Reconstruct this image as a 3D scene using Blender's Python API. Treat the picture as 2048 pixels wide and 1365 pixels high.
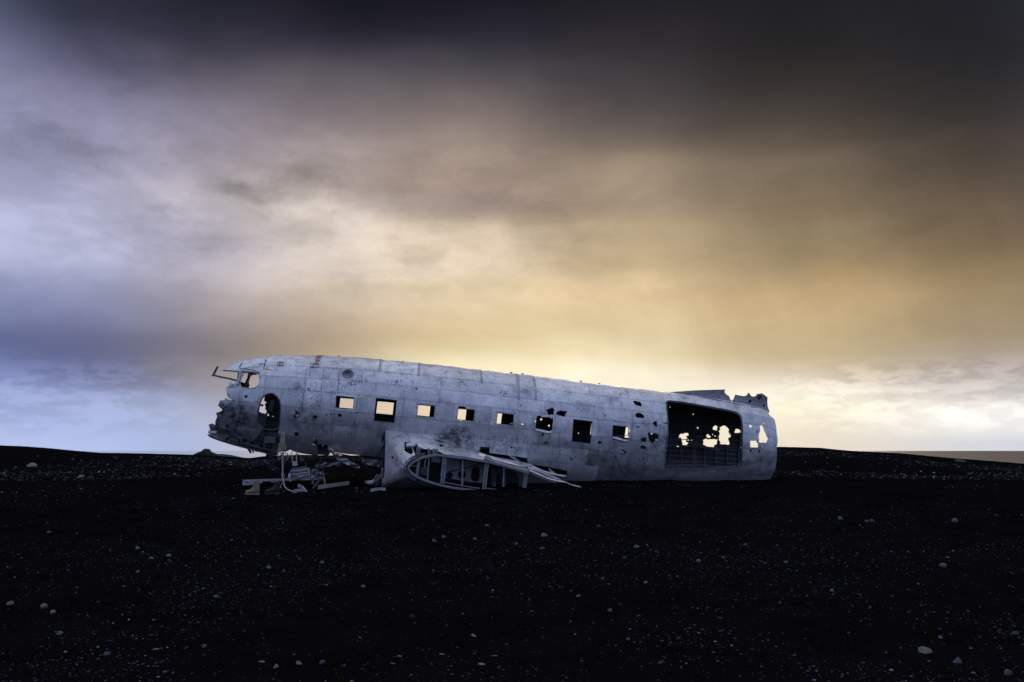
import bpy, bmesh, math, random
import numpy as np
from mathutils import Vector, Matrix
from mathutils.geometry import delaunay_2d_cdt

random.seed(7); rng = np.random.default_rng(7)
scene = bpy.context.scene
for o in list(bpy.data.objects): bpy.data.objects.remove(o, do_unlink=True)
C = scene.collection
PI = math.pi

# ------------------------------------------------------------------ camera
EYE = 1.3                                   # tripod height above the near sand
F = 1750.0; CX, CY = 1024.0, 682.5; HORIZON = 902.0   # measured on the 2048 px wide photograph
TILT = math.atan((HORIZON - CY) / F)
cam = bpy.data.cameras.new('camera'); camo = bpy.data.objects.new('camera', cam); C.objects.link(camo)
cam.sensor_width = 36.0; cam.lens = 36.0 * F / 2048.0
cam.clip_start = 0.1; cam.clip_end = 60000
camo.location = (0, 0, EYE); camo.rotation_euler = (PI / 2 + TILT, 0, 0)
scene.camera = camo

# ------------------------------------------------------------------ sky
ct, st_ = math.cos(TILT), math.sin(TILT)
EYEV = np.array([0, 0, EYE])
def ray(px, py):
    a, b = (px - CX) / F, -(py - CY) / F
    return np.array([a, ct - b * st_, st_ + b * ct])
SUN_EL, SUN_AZ = math.radians(13), math.radians(9)     # behind the clouds, azimuth from +Y towards +X
world = bpy.data.worlds.new('World'); scene.world = world; world.use_nodes = True
def build_sky():
    nt = world.node_tree; nt.nodes.clear(); N = nt.nodes.new; L = nt.links.new
    def math_(op, a, b=None, c=None, clamp=False):
        n = N('ShaderNodeMath'); n.operation = op; n.use_clamp = clamp
        for i, v in enumerate((a, b, c)):
            if v is None: continue
            if isinstance(v, (int, float)): n.inputs[i].default_value = v
            else: L(v, n.inputs[i])
        return n.outputs[0]
    def smooth(v, a, b):
        n = N('ShaderNodeMapRange'); n.interpolation_type = 'SMOOTHSTEP'
        L(v, n.inputs[0]); n.inputs[1].default_value = a; n.inputs[2].default_value = b
        return n.outputs[0]
    def mix(f, a, b, mode='MIX'):
        n = N('ShaderNodeMix'); n.data_type = 'RGBA'; n.blend_type = mode
        if isinstance(f, (int, float)): n.inputs[0].default_value = f
        else: L(f, n.inputs[0])
        for s, v in ((6, a), (7, b)):
            if isinstance(v, tuple): n.inputs[s].default_value = v
            else: L(v, n.inputs[s])
        return n.outputs[2]
    tc = N('ShaderNodeTexCoord'); sep = N('ShaderNodeSeparateXYZ'); L(tc.outputs['Generated'], sep.inputs[0])
    x, y, z = sep.outputs
    az = math_('MULTIPLY', math_('ARCTAN2', x, y), 180 / PI)
    el = math_('MULTIPLY', math_('ARCSINE', z), 180 / PI)
    def noise(sx, sy, scale, detail, rough, off=0.0, dist=0.0):
        c = N('ShaderNodeCombineXYZ')
        L(math_('MULTIPLY', az, sx), c.inputs[0]); L(math_('MULTIPLY', el, sy), c.inputs[1]); c.inputs[2].default_value = off
        n = N('ShaderNodeTexNoise'); L(c.outputs[0], n.inputs['Vector'])
        n.inputs['Scale'].default_value = scale; n.inputs['Detail'].default_value = detail
        n.inputs['Roughness'].default_value = rough; n.inputs['Distortion'].default_value = dist
        return n.outputs[0]
    big = noise(0.045, 0.10, 1.0, 5, 0.55, 3.1, 0.4)
    warp = noise(0.06, 0.13, 1.0, 4, 0.5, 21.0, 0.2)
    fade = smooth(el, 0.3, 7.0)                                    # clouds flatten towards the horizon
    el2 = math_('ADD', el, math_('MULTIPLY', math_('MULTIPLY', math_('SUBTRACT', big, 0.5), 3.6), fade))
    az2 = math_('ADD', az, math_('MULTIPLY', math_('SUBTRACT', warp, 0.5), 6.0))
    elf = math_('DIVIDE', math_('ADD', el2, 4.0), 94.0, clamp=True)
    def lin(c): return tuple((v / 255 / 12.92 if v / 255 <= .04045 else ((v / 255 + .055) / 1.055) ** 2.4) for v in c)
    def ramp(stops):
        n = N('ShaderNodeValToRGB'); r = n.color_ramp; r.interpolation = 'B_SPLINE'
        stops = sorted(stops)
        while len(r.elements) < len(stops): r.elements.new(0.5)
        for e, (p, c) in zip(r.elements, stops):
            pass
        for i, (p, c) in enumerate(stops):
            r.elements[i].position = (p + 4) / 94
            r.elements[i].color = lin(c) + (1,)
        L(elf, n.inputs[0]); return n.outputs[0]
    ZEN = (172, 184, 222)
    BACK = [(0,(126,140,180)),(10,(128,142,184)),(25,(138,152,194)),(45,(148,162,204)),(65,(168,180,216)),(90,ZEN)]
    OVER = [(35,(17,17,22)),(38,(30,31,38)),(42,(110,114,126)),(48,(220,225,238)),(57,(255,255,255)),(72,(218,224,242)),(90,ZEN)]  # unseen bright band above the view, shaped to light the hull's top
    cols = [
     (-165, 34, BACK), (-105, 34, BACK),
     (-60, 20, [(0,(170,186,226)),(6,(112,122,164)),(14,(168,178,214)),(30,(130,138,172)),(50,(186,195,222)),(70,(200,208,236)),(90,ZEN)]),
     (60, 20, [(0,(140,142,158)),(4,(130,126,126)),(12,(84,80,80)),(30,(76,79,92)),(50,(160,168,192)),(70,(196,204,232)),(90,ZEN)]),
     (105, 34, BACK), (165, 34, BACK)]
    # soundings of the clouded sky ahead: height in the view -> colour
    for px_, sg, tab in (
      (120, 5.6, [(0,20,21,32),(66,46,47,66),(132,100,100,130),(198,138,136,165),(264,152,152,182),(330,150,150,178),(395,165,165,195),(461,182,184,212),(527,180,184,214),(573,144,149,184),(626,122,128,168),(672,84,90,128),(712,88,96,140),(758,115,125,172),(791,155,168,212),(857,172,186,230),(890,185,198,238)]),
      (400, 5.0, [(0,18,18,27),(99,52,50,65),(165,105,98,110),(231,135,127,140),(297,150,142,155),(356,178,168,176),(395,198,190,194),(435,190,184,192),(475,162,156,170),(514,165,160,175),(554,186,179,189),(593,160,152,158),(659,122,116,120),(692,118,112,116),(738,148,140,138),(791,150,150,168),(844,165,178,210),(883,165,180,220)]),
      (620, 5.0, [(0,18,18,28),(78,42,40,53),(130,84,80,92),(182,105,98,102),(234,125,114,118),(286,160,146,145),(322,172,160,158),(364,190,172,165),(416,226,214,204),(468,206,193,184),(520,222,208,196),(546,212,198,184),(598,198,180,162),(650,184,164,141),(697,178,158,134),(760,196,176,150),(830,212,194,172),(890,214,200,186)]),
      (920, 5.8, [(0,18,18,28),(80,38,36,48),(134,70,68,76),(187,100,92,95),(241,130,116,112),(278,146,132,124),(321,160,142,130),(364,165,146,134),(401,142,128,122),(428,180,162,145),(455,222,204,180),(508,229,211,187),(535,236,218,192),(562,224,204,168),(599,232,212,178),(642,225,201,159),(669,222,197,151),(695,233,215,171),(722,248,236,200),(790,238,216,180),(885,234,214,186)]),
      (1220, 6.4, [(0,26,25,32),(111,42,40,46),(195,74,68,70),(251,100,90,86),(306,122,108,96),(345,160,142,121),(390,158,140,120),(418,155,136,118),(446,180,160,130),(501,190,168,135),(529,188,166,130),(546,198,178,142),(574,222,195,155),(613,226,200,158),(640,225,206,162),(696,233,215,176),(724,241,225,189),(752,254,246,222),(820,250,238,212),(885,246,232,210)]),
      (1620, 6.4, [(0,28,27,29),(130,40,38,38),(228,70,62,58),(293,98,86,74),(326,118,104,88),(391,122,106,88),(456,142,124,98),(522,150,132,100),(554,175,150,112),(587,205,175,130),(619,206,179,138),(652,196,175,133),(704,198,178,142),(737,210,195,168),(769,240,228,212),(802,253,246,224),(828,249,239,209),(847,241,229,206),(885,232,220,201)]),
      (2000, 6.0, [(0,18,18,21),(132,26,25,25),(231,50,46,42),(277,64,54,47),(330,72,62,52),(395,92,78,62),(461,108,90,70),(514,125,106,78),(560,140,120,88),(606,156,136,102),(659,160,140,112),(699,164,148,128),(738,178,166,160),(778,192,184,182),(800,214,208,205),(818,255,253,248),(834,255,254,250),(856,252,249,246),(885,205,210,222)])):
        d0 = ray(px_, HORIZON); a0 = math.degrees(math.atan2(d0[0], d0[1])); st = []
        for (yy, r_c, g_c, b_c) in tab:
            d = ray(px_, yy); st.append((math.degrees(math.atan2(d[2], math.hypot(d[0], d[1]))), (r_c, g_c, b_c)))
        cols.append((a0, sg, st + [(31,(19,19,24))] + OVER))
    # columns of sky colour, blended smoothly in azimuth
    tot = None; acc = None
    for a0, sg, st in cols:
        w = math_('EXPONENT', math_('MULTIPLY', math_('POWER', math_('DIVIDE', math_('SUBTRACT', az2, a0), sg), 2), -1.0))
        n = N('ShaderNodeVectorMath'); n.operation = 'SCALE'; L(ramp(st), n.inputs[0]); L(w, n.inputs['Scale'])
        if acc is None: acc, tot = n.outputs[0], w
        else:
            m = N('ShaderNodeVectorMath'); m.operation = 'ADD'; L(acc, m.inputs[0]); L(n.outputs[0], m.inputs[1]); acc = m.outputs[0]; tot = math_('ADD', tot, w)
    n = N('ShaderNodeVectorMath'); n.operation = 'SCALE'; L(acc, n.inputs[0]); L(math_('DIVIDE', 1.0, tot), n.inputs['Scale']); out = n.outputs[0]
    # cloud texture: billows on a flat deck (so they shrink towards the horizon), fallstreaks to the right
    inv = math_('DIVIDE', 1.0, math_('ADD', math_('MAXIMUM', z, 0.0), 0.30))
    cv = N('ShaderNodeCombineXYZ'); L(math_('MULTIPLY', x, inv), cv.inputs[0]); L(math_('MULTIPLY', y, inv), cv.inputs[1]); cv.inputs[2].default_value = 4.4
    def deck(scale, detail, rough, dist):
        n = N('ShaderNodeTexNoise'); L(cv.outputs[0], n.inputs['Vector']); n.inputs['Scale'].default_value = scale; n.inputs['Detail'].default_value = detail
        n.inputs['Roughness'].default_value = rough; n.inputs['Distortion'].default_value = dist; return n.outputs[0]
    d1 = deck(2.1, 5, 0.56, 0.6); d2 = math_('ADD', 0.5, math_('MULTIPLY', math_('SUBTRACT', deck(5.5, 5, 0.6, 0.5), 0.5), smooth(el, 4, 12)))
    slant = N('ShaderNodeCombineXYZ'); L(math_('MULTIPLY', math_('ADD', az, math_('MULTIPLY', el, 0.35)), 0.16), slant.inputs[0]); L(math_('MULTIPLY', el, 0.035), slant.inputs[1])
    sn = N('ShaderNodeTexNoise'); L(slant.outputs[0], sn.inputs['Vector']); sn.inputs['Scale'].default_value = 1.6; sn.inputs['Detail'].default_value = 5; sn.inputs['Roughness'].default_value = .55
    rain = math_('MULTIPLY', math_('MULTIPLY', math_('SUBTRACT', sn.outputs[0], 0.5), 0.45), smooth(az, -6, 12))
    tex = math_('ADD', math_('ADD', math_('MULTIPLY', math_('SUBTRACT', d1, 0.5), 0.62), math_('MULTIPLY', math_('SUBTRACT', d2, 0.5), 0.42)), rain)
    left = math_('SUBTRACT', 1.0, math_('MULTIPLY', smooth(az, -4, 16), 0.35))
    tex = math_('MULTIPLY', tex, left)
    bil = noise(0.15, 0.30, 1.0, 6, 0.60, 71.0, 0.0)
    bmask = math_('MULTIPLY', math_('MULTIPLY', smooth(el, 8, 12), math_('SUBTRACT', 1.0, smooth(el, 18, 23))), math_('SUBTRACT', 1.0, math_('MULTIPLY', smooth(az, -4, 12), 0.6)))
    tex = math_('ADD', tex, math_('MULTIPLY', math_('MULTIPLY', math_('SUBTRACT', smooth(bil, 0.40, 0.62), 0.5), 0.20), bmask))
    low = noise(0.42, 1.15, 1.0, 6, 0.58, 83.0, 0.0)                 # small broken clouds low over the sea
    lmask = math_('MULTIPLY', math_('MULTIPLY', smooth(el, 0.4, 1.6), math_('SUBTRACT', 1.0, smooth(el, 4.2, 6.0))), math_('ADD', smooth(az, 14, 22), math_('SUBTRACT', 1.0, smooth(az, -24, -18))))
    tex = math_('ADD', tex, math_('MULTIPLY', math_('MULTIPLY', math_('SUBTRACT', smooth(low, 0.42, 0.58), 0.42), 0.40), lmask))
    # single clouds: dark scud under the deck and brighter billow tops
    nx_ = noise(0.30, 0.42, 1.0, 6, 0.6, 31.0, 0.0); ny_ = noise(0.28, 0.55, 1.0, 6, 0.6, 47.0, 0.0)
    azw = math_('ADD', az, math_('MULTIPLY', math_('SUBTRACT', nx_, 0.5), 6.0)); elw = math_('ADD', el, math_('MULTIPLY', math_('SUBTRACT', ny_, 0.5), 5.0))
    for (a, b, ra, rb, k) in ((-2.6, 16.3, 2.6, .8, -.10), (1.8, 15.6, 2.6, 1.0, -.12), (-17.2, 16.0, 2.2, .9, -.24), (-13.0, 17.0, 2.4, 1.0, -.22), (-28.8, 17.8, 3.2, 1.5, -.20), (-21.5, 13.6, 5.0, 1.2, -.16), (-25.5, 22.5, 3.5, 1.2, -.20),
                              (-9.6, 11.6, 3.2, .9, -.10), (-11.5, 14.6, 2.4, 1.0, .15), (-8.6, 13.6, 3.0, 1.0, .12), (-14.0, 9.2, 5.0, .9, .08), (-25.5, 15.2, 4.0, 1.0, .10), (26.0, 3.0, 4.5, .9, .30), (20.0, 3.6, 3.5, .8, .12), (9.0, 11.2, 4.0, 1.0, .08), (4.0, 9.6, 4.0, .7, .06), (-24, 2.2, 3.5, 1.1, .10)):
        q = math_('ADD', math_('POWER', math_('DIVIDE', math_('SUBTRACT', azw, a), ra), 2), math_('POWER', math_('DIVIDE', math_('SUBTRACT', elw, b), rb), 2))
        tex = math_('ADD', tex, math_('MULTIPLY', math_('EXPONENT', math_('MULTIPLY', q, -1.0)), k))
    fac = math_('MAXIMUM', math_('ADD', 1.0, math_('MULTIPLY', tex, math_('ADD', 0.2, math_('MULTIPLY', fade, 0.8)))), 0.05)
    cc = N('ShaderNodeCombineColor')
    for i in range(3): L(fac, cc.inputs[i])
    out = mix(1.0, out, cc.outputs[0], 'MULTIPLY')
    # a little clear dusk sky glows through the cloud deck
    sky = N('ShaderNodeTexSky'); sky.sky_type = 'NISHITA'; sky.sun_disc = False
    sky.sun_elevation = SUN_EL; sky.sun_rotation = SUN_AZ
    bg1 = N('ShaderNodeBackground'); L(out, bg1.inputs[0]); bg1.inputs[1].default_value = 1.03
    bg2 = N('ShaderNodeBackground'); L(sky.outputs[0], bg2.inputs[0]); bg2.inputs[1].default_value = 0.05
    mx = N('ShaderNodeMixShader'); mx.inputs[0].default_value = 0.006
    L(bg1.outputs[0], mx.inputs[1]); L(bg2.outputs[0], mx.inputs[2])
    wo = N('ShaderNodeOutputWorld'); L(mx.outputs[0], wo.inputs[0])
build_sky()
sun = bpy.data.lights.new('sun', 'SUN'); suno = bpy.data.objects.new('sun', sun); C.objects.link(suno)
sun.energy = 0.8; sun.angle = math.radians(25); sun.color = (1.0, 0.86, 0.68)
sd = Vector((math.sin(SUN_AZ) * math.cos(SUN_EL), math.cos(SUN_AZ) * math.cos(SUN_EL), math.sin(SUN_EL)))
suno.rotation_euler = (-sd).to_track_quat('-Z', 'Y').to_euler()
vs = scene.view_settings; vs.view_transform = 'Standard'; vs.look = 'None'; vs.exposure = 0.0; vs.gamma = 1.0; vs.use_curve_mapping = False

# ------------------------------------------------------------------ measuring helpers (survey of the photograph -> places in the world)
YAW, PITCH, ROLL = 0.1509163, 0.10089829, 0.04346133
def rot(yaw, pit, rol):
    c, s = math.cos, math.sin
    Rz = np.array([[c(yaw), -s(yaw), 0], [s(yaw), c(yaw), 0], [0, 0, 1]])
    Ry = np.array([[c(pit), 0, s(pit)], [0, 1, 0], [-s(pit), 0, c(pit)]])
    Rx = np.array([[1, 0, 0], [0, c(rol), -s(rol)], [0, s(rol), c(rol)]])
    return Rz @ Ry @ Rx
HM = rot(YAW, PITCH, ROLL)
HO = np.array([-4.33795765, 22.95079094, 1.25610039 + EYE])   # hull origin: first cabin window, centre plane
def P(px, py, yl):
    """point of the hull frame on the vertical fore-and-aft plane y = yl"""
    d = HM.T @ ray(px, py); o = HM.T @ (EYEV - HO); k = (yl - o[1]) / d[1]
    return o + k * d
ST = np.array([-3.6,-3.4,-3.25,-2.9,-2.2,-1.6,-.8,0,1,3,6,8,9.6,10.3,11.1,11.7,12.2])
ZT = np.array([.25,.40,.49,.72,.965,1.066,1.145,1.195,1.225,1.257,1.245,1.23,1.215,1.19,1.13,1.05,.98])
ZB = np.array([-1.1,-1.15,-1.18,-1.27,-1.42,-1.53,-1.6,-1.62,-1.62,-1.6,-1.58,-1.5,-1.40,-1.33,-1.25,-1.18,-1.12])
WW = np.array([.76,.80,.84,.93,1.08,1.16,1.2,1.22,1.23,1.25,1.25,1.22,1.15,1.1,1.04,.98,.93])
_grad = {}
def smooth_interp(x, X, Y):
    # centripetal-ish cubic through the stations
    x = np.asarray(x, float); key = (id(X), id(Y)); m = _grad.get(key)
    if m is None: m = _grad[key] = (np.gradient(Y, X), X, Y)
    m = m[0]
    i = np.clip(np.searchsorted(X, x) - 1, 0, len(X) - 2)
    h = X[i + 1] - X[i]; t = np.clip((x - X[i]) / h, 0, 1)
    return ((2*t**3-3*t**2+1)*Y[i] + (t**3-2*t**2+t)*h*m[i] + (-2*t**3+3*t**2)*Y[i+1] + (t**3-t**2)*h*m[i+1])
def prof(s):
    zt = smooth_interp(s, ST, ZT); zb = smooth_interp(s, ST, ZB); w = smooth_interp(s, ST, WW)
    return (zt + zb) / 2, (zt - zb) / 2, w
def dent(s, t):
    """shallow oil-canning between frames and a few knocks"""
    return (0.006*np.sin(s*18.5+2*np.sin(t*3))*np.sin(t*9+s) + 0.008*np.sin(s*2.1+t*5.3+1.3)*np.sin(s*3.7-t*2.9)
            + 0.007*np.sin(s*7.3+t*11.0)*np.sin(s*5.1-t*7.7+.4)
            - 0.05*np.exp(-(((s+1.45)/.35)**2+((t-1.95)/.22)**2)) - 0.035*np.exp(-(((s-8.2)/.3)**2+((t-1.65)/.2)**2))
            - 0.03*np.exp(-(((s-11.1)/.35)**2+((t-1.85)/.18)**2)) - 0.025*np.exp(-(((s-5.1)/.25)**2+((t-1.95)/.15)**2)))
def surf(s, t, off=0.0, dents=True):
    s = np.asarray(s, float); t = np.asarray(t, float)
    zc, h, w = prof(s)
    if dents: off = off + dent(s, t)
    ny, nz = -np.sin(t) / w, np.cos(t) / h
    n = np.sqrt(ny**2 + nz**2); ny, nz = ny / n, nz / n
    return np.stack([s, -w*np.sin(t) + ny*off, zc + h*np.cos(t) + nz*off], -1)
_k = np.linspace(0, 1, 120)
def H(px, py, far=False):
    """where the sight line through a pixel meets the hull skin: (s, t); t>0 this side, t<0 the far side"""
    d = HM.T @ ray(px, py); o = HM.T @ (EYEV - HO)
    k0, k1 = (-1.5 - o[1]) / d[1], (1.5 - o[1]) / d[1]
    k = k0 + _k * (k1 - k0); p = o + k[:, None] * d
    zc, h, w = prof(p[:, 0]); g = (p[:, 1] / w)**2 + ((p[:, 2] - zc) / h)**2 - 1
    ins = np.where(g < 0)[0]
    i = int(np.argmin(g)) if len(ins) == 0 else (int(ins[-1]) if far else int(ins[0]))
    q = p[i]
    j = i + 1 if far else i - 1
    if len(ins) and 0 <= j < len(k): q = p[j] + (p[i] - p[j]) * (g[j] / (g[j] - g[i]))
    zc, h, w = prof(q[0])
    return float(q[0]), float(math.atan2(-q[1] / w, (q[2] - zc) / h))
def HP(pts, far=False): return [H(a, b, far) for a, b in pts]

# value noise on numpy arrays
_tab = rng.random((256, 256))
def vnoise(x, y):
    xi = np.floor(x).astype(int); yi = np.floor(y).astype(int); fx = x - xi; fy = y - yi
    fx = fx*fx*(3-2*fx); fy = fy*fy*(3-2*fy)
    g = lambda a, b: _tab[a % 256, b % 256]
    return (g(xi,yi)*(1-fx)+g(xi+1,yi)*fx)*(1-fy)+(g(xi,yi+1)*(1-fx)+g(xi+1,yi+1)*fx)*fy
def fbm(x, y, o=4):
    v = 0; a = .5
    for i in range(o):
        v = v + a*vnoise(x, y); x = x*2.03+17.3; y = y*2.03+5.1; a *= .5
    return v

# ------------------------------------------------------------------ materials
def material(name, base, rough=.6, metal=0.0, var=.25, scale=4.0, bump=.1, bscale=30.0, coords='Object', ref=None, spec=.5, extra=None):
    m = bpy.data.materials.new(name); m.use_nodes = True; nt = m.node_tree; N = nt.nodes.new; L = nt.links.new
    b = nt.nodes['Principled BSDF']
    tc = N('ShaderNodeTexCoord')
    if ref is not None: tc.object = ref
    v = tc.outputs[coords]
    n1 = N('ShaderNodeTexNoise'); L(v, n1.inputs['Vector']); n1.inputs['Scale'].default_value = scale; n1.inputs['Detail'].default_value = 6; n1.inputs['Roughness'].default_value = .62
    mr = N('ShaderNodeMapRange'); L(n1.outputs[0], mr.inputs[0]); mr.inputs[1].default_value = .25; mr.inputs[2].default_value = .75
    mr.inputs[3].default_value = 1 - var; mr.inputs[4].default_value = 1 + var
    mx = N('ShaderNodeMix'); mx.data_type = 'RGBA'; mx.blend_type = 'MULTIPLY'; mx.inputs[0].default_value = 1
    mx.inputs[6].default_value = (*base, 1); L(mr.outputs[0], mx.inputs[7])
    col = mx.outputs[2]
    b.inputs['Roughness'].default_value = rough; b.inputs['Metallic'].default_value = metal
    b.inputs['Specular IOR Level'].default_value = spec
    if extra: col = extra(nt, v, col, b)
    L(col, b.inputs['Base Color'])
    if bump:
        n2 = N('ShaderNodeTexNoise'); L(v, n2.inputs['Vector']); n2.inputs['Scale'].default_value = bscale; n2.inputs['Detail'].default_value = 5
        bp = N('ShaderNodeBump'); bp.inputs['Strength'].default_value = bump; bp.inputs['Distance'].default_value = .02
        L(n2.outputs[0], bp.inputs['Height']); L(bp.outputs[0], b.inputs['Normal'])
    return m

root = bpy.data.objects.new('wrecked_airplane', None); C.objects.link(root)
M4 = Matrix([[*HM[i], HO[i]] for i in range(3)] + [[0, 0, 0, 1]])
root.matrix_world = M4; root.empty_display_size = .5
root['label'] = 'wrecked silver airplane fuselage with torn nose and square window holes lying on black sand'
root['category'] = 'airplane'

def hull_paint(nt, v, col, b):
    N = nt.nodes.new; L = nt.links.new
    def mixc(f, a, c, mode='MIX'):
        n = N('ShaderNodeMix'); n.data_type = 'RGBA'; n.blend_type = mode
        if isinstance(f, float): n.inputs[0].default_value = f
        else: L(f, n.inputs[0])
        for s, q in ((6, a), (7, c)):
            if isinstance(q, tuple): n.inputs[s].default_value = q
            else: L(q, n.inputs[s])
        return n.outputs[2]
    def mth(op, a, c=None, clamp=False):
        n = N('ShaderNodeMath'); n.operation = op; n.use_clamp = clamp
        for i, q in enumerate((a, c)):
            if q is None: continue
            if isinstance(q, (int, float)): n.inputs[i].default_value = q
            else: L(q, n.inputs[i])
        return n.outputs[0]
    def mapr(q, a, c, lo=0., hi=1.):
        n = N('ShaderNodeMapRange'); n.interpolation_type = 'SMOOTHSTEP'; L(q, n.inputs[0])
        n.inputs[1].default_value = a; n.inputs[2].default_value = c; n.inputs[3].default_value = lo; n.inputs[4].default_value = hi
        return n.outputs[0]
    def noise(scale, sx=1, sy=1, sz=1, detail=6, rough=.6, off=0):
        mp = N('ShaderNodeMapping'); L(v, mp.inputs[0]); mp.inputs['Scale'].default_value = (sx, sy, sz); mp.inputs['Location'].default_value = (off, off*.7, off*1.3)
        n = N('ShaderNodeTexNoise'); L(mp.outputs[0], n.inputs['Vector']); n.inputs['Scale'].default_value = scale
        n.inputs['Detail'].default_value = detail; n.inputs['Roughness'].default_value = rough
        return n.outputs[0]
    sep = N('ShaderNodeSeparateXYZ'); L(v, sep.inputs[0]); s, y, z = sep.outputs
    oi = N('ShaderNodeObjectInfo')
    # every sheet weathered a little differently
    tint = mapr(oi.outputs['Random'], 0, 1, .86, 1.12)
    cc = N('ShaderNodeCombineColor'); [L(tint, cc.inputs[i]) for i in range(3)]
    col = mixc(1.0, col, cc.outputs[0], 'MULTIPLY')
    # chalky oxide bloom and vertical rain streaks
    bloom = mapr(noise(1.6, off=3), .42, .68)
    col = mixc(mth('MULTIPLY', bloom, .45), col, (.80, .80, .82, 1))
    streak = mapr(noise(6.0, 2.2, 1, .22, off=8), .52, .74)
    col = mixc(mth('MULTIPLY', streak, .22), col, (.66, .67, .70, 1))
    streakd = mapr(noise(7.0, 2.6, 1, .16, off=15), .55, .78)
    col = mixc(mth('MULTIPLY', streakd, .62), col, (.10, .10, .11, 1))
    # grime
    g1 = mapr(noise(2.3, off=21, detail=8, rough=.68), .50, .72)
    col = mixc(mth('MULTIPLY', g1, .60), col, (.12, .12, .13, 1))
    fine = mapr(noise(16, off=77, detail=8, rough=.75), .48, .70)
    col = mixc(mth('MULTIPLY', fine, .40), col, (.16, .16, .17, 1))
    scr = mapr(noise(24, .35, 1, 3.0, off=91, detail=4), .60, .70)
    col = mixc(mth('MULTIPLY', scr, .30), col, (.80, .80, .82, 1))
    # speckled corrosion in patches
    sp = mapr(noise(38, off=5, detail=3), .60, .68); pa = mapr(noise(1.1, off=31, detail=4), .50, .64)
    col = mixc(mth('MULTIPLY', mth('MULTIPLY', sp, pa), .75), col, (.07, .065, .065, 1))
    # oily soot stains with shapes of their own
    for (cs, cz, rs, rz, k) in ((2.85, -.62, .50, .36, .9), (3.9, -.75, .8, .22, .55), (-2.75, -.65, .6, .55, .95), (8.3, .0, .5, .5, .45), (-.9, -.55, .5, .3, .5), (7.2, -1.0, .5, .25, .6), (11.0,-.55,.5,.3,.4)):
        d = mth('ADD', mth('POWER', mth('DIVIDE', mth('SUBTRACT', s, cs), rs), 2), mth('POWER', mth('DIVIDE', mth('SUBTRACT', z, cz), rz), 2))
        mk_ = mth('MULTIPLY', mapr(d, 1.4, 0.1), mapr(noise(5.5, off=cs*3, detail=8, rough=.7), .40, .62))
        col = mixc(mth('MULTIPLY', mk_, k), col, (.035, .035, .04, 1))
    # faded red band round the cabin, worn through below
    band = mth('MULTIPLY', mapr(mth('ABSOLUTE', mth('SUBTRACT', s, -.83)), .062, .05), mapr(z, .78, .95))
    worn = mapr(noise(9, off=2), .36, .60)
    col = mixc(mth('MULTIPLY', band, mth('ADD', .55, mth('MULTIPLY', worn, .35))), col, (.26, .045, .05, 1))
    b2 = mth('MULTIPLY', mapr(mth('ABSOLUTE', mth('SUBTRACT', s, -.86)), .062, .05), mth('MULTIPLY', mapr(z, .30, .40), mapr(z, .80, .70)))
    col = mixc(mth('MULTIPLY', b2, .35), col, (.72, .72, .74, 1))
    # rust weeping along the seams
    ru = mth('MULTIPLY', mapr(noise(3.4, off=44), .55, .70), mapr(noise(30, .3, 1, 2, off=12), .5, .66))
    col = mixc(mth('MULTIPLY', ru, .35), col, (.20, .13, .085, 1))
    # dull where dirty
    rr = mapr(noise(4.0, off=60), .3, .7, .36, .58); L(rr, b.inputs['Roughness'])
    return col
M = {}
M['skin'] = material('weathered_aluminium', (.74, .74, .75), .5, .56, .24, 3.0, .40, 5.5, ref=root, extra=hull_paint)
M['inner'] = material('shaded_primer', (.055, .058, .06), .75, .0, .35, 3.0, .1, 20, ref=root)  # interior primer, near black: the unlit cabin's shade is put into its colour
M['metal'] = material('dull_aluminium_section', (.36, .37, .40), .5, .55, .35, 6, .1, 40, ref=root)
M['metal2'] = material('grimy_structure', (.13, .135, .145), .6, .3, .4, 7, .1, 40, ref=root)
M['fin'] = material('grimy_fin_sheet', (.27, .275, .29), .55, .4, .45, 5, .15, 25, ref=root)
M['rust'] = material('rusty_rivets', (.045, .038, .035), .8, 0, .3, 20, 0)
M['rubber'] = material('cable_sheath', (.50, .48, .40), .7, 0, .35, 12, .1)
M['cable'] = material('grey_cable', (.42, .43, .42), .6, 0, .3, 12, .1)
M['green'] = material('chromate_primer', (.30, .42, .03), .6, 0, .3, 9, .05)
M['pale'] = material('pale_primer', (.55, .58, .58), .6, .1, .25, 9, .05)
M['bulb'] = material('spun_aluminium', (.56, .60, .62), .35, .7, .2, 5, .05, ref=root)
M['scratch'] = material('bright_scratch', (.85, .86, .90), .6, .0, .15, 9, 0)

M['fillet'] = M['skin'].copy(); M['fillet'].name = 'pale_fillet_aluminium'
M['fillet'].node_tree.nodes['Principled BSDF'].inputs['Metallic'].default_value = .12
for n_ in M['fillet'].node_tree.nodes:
    if n_.bl_idname == 'ShaderNodeMix' and tuple(round(c, 3) for c in n_.inputs[6].default_value[:3]) == (.74, .74, .75): n_.inputs[6].default_value = (.86, .865, .88, 1)
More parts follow.
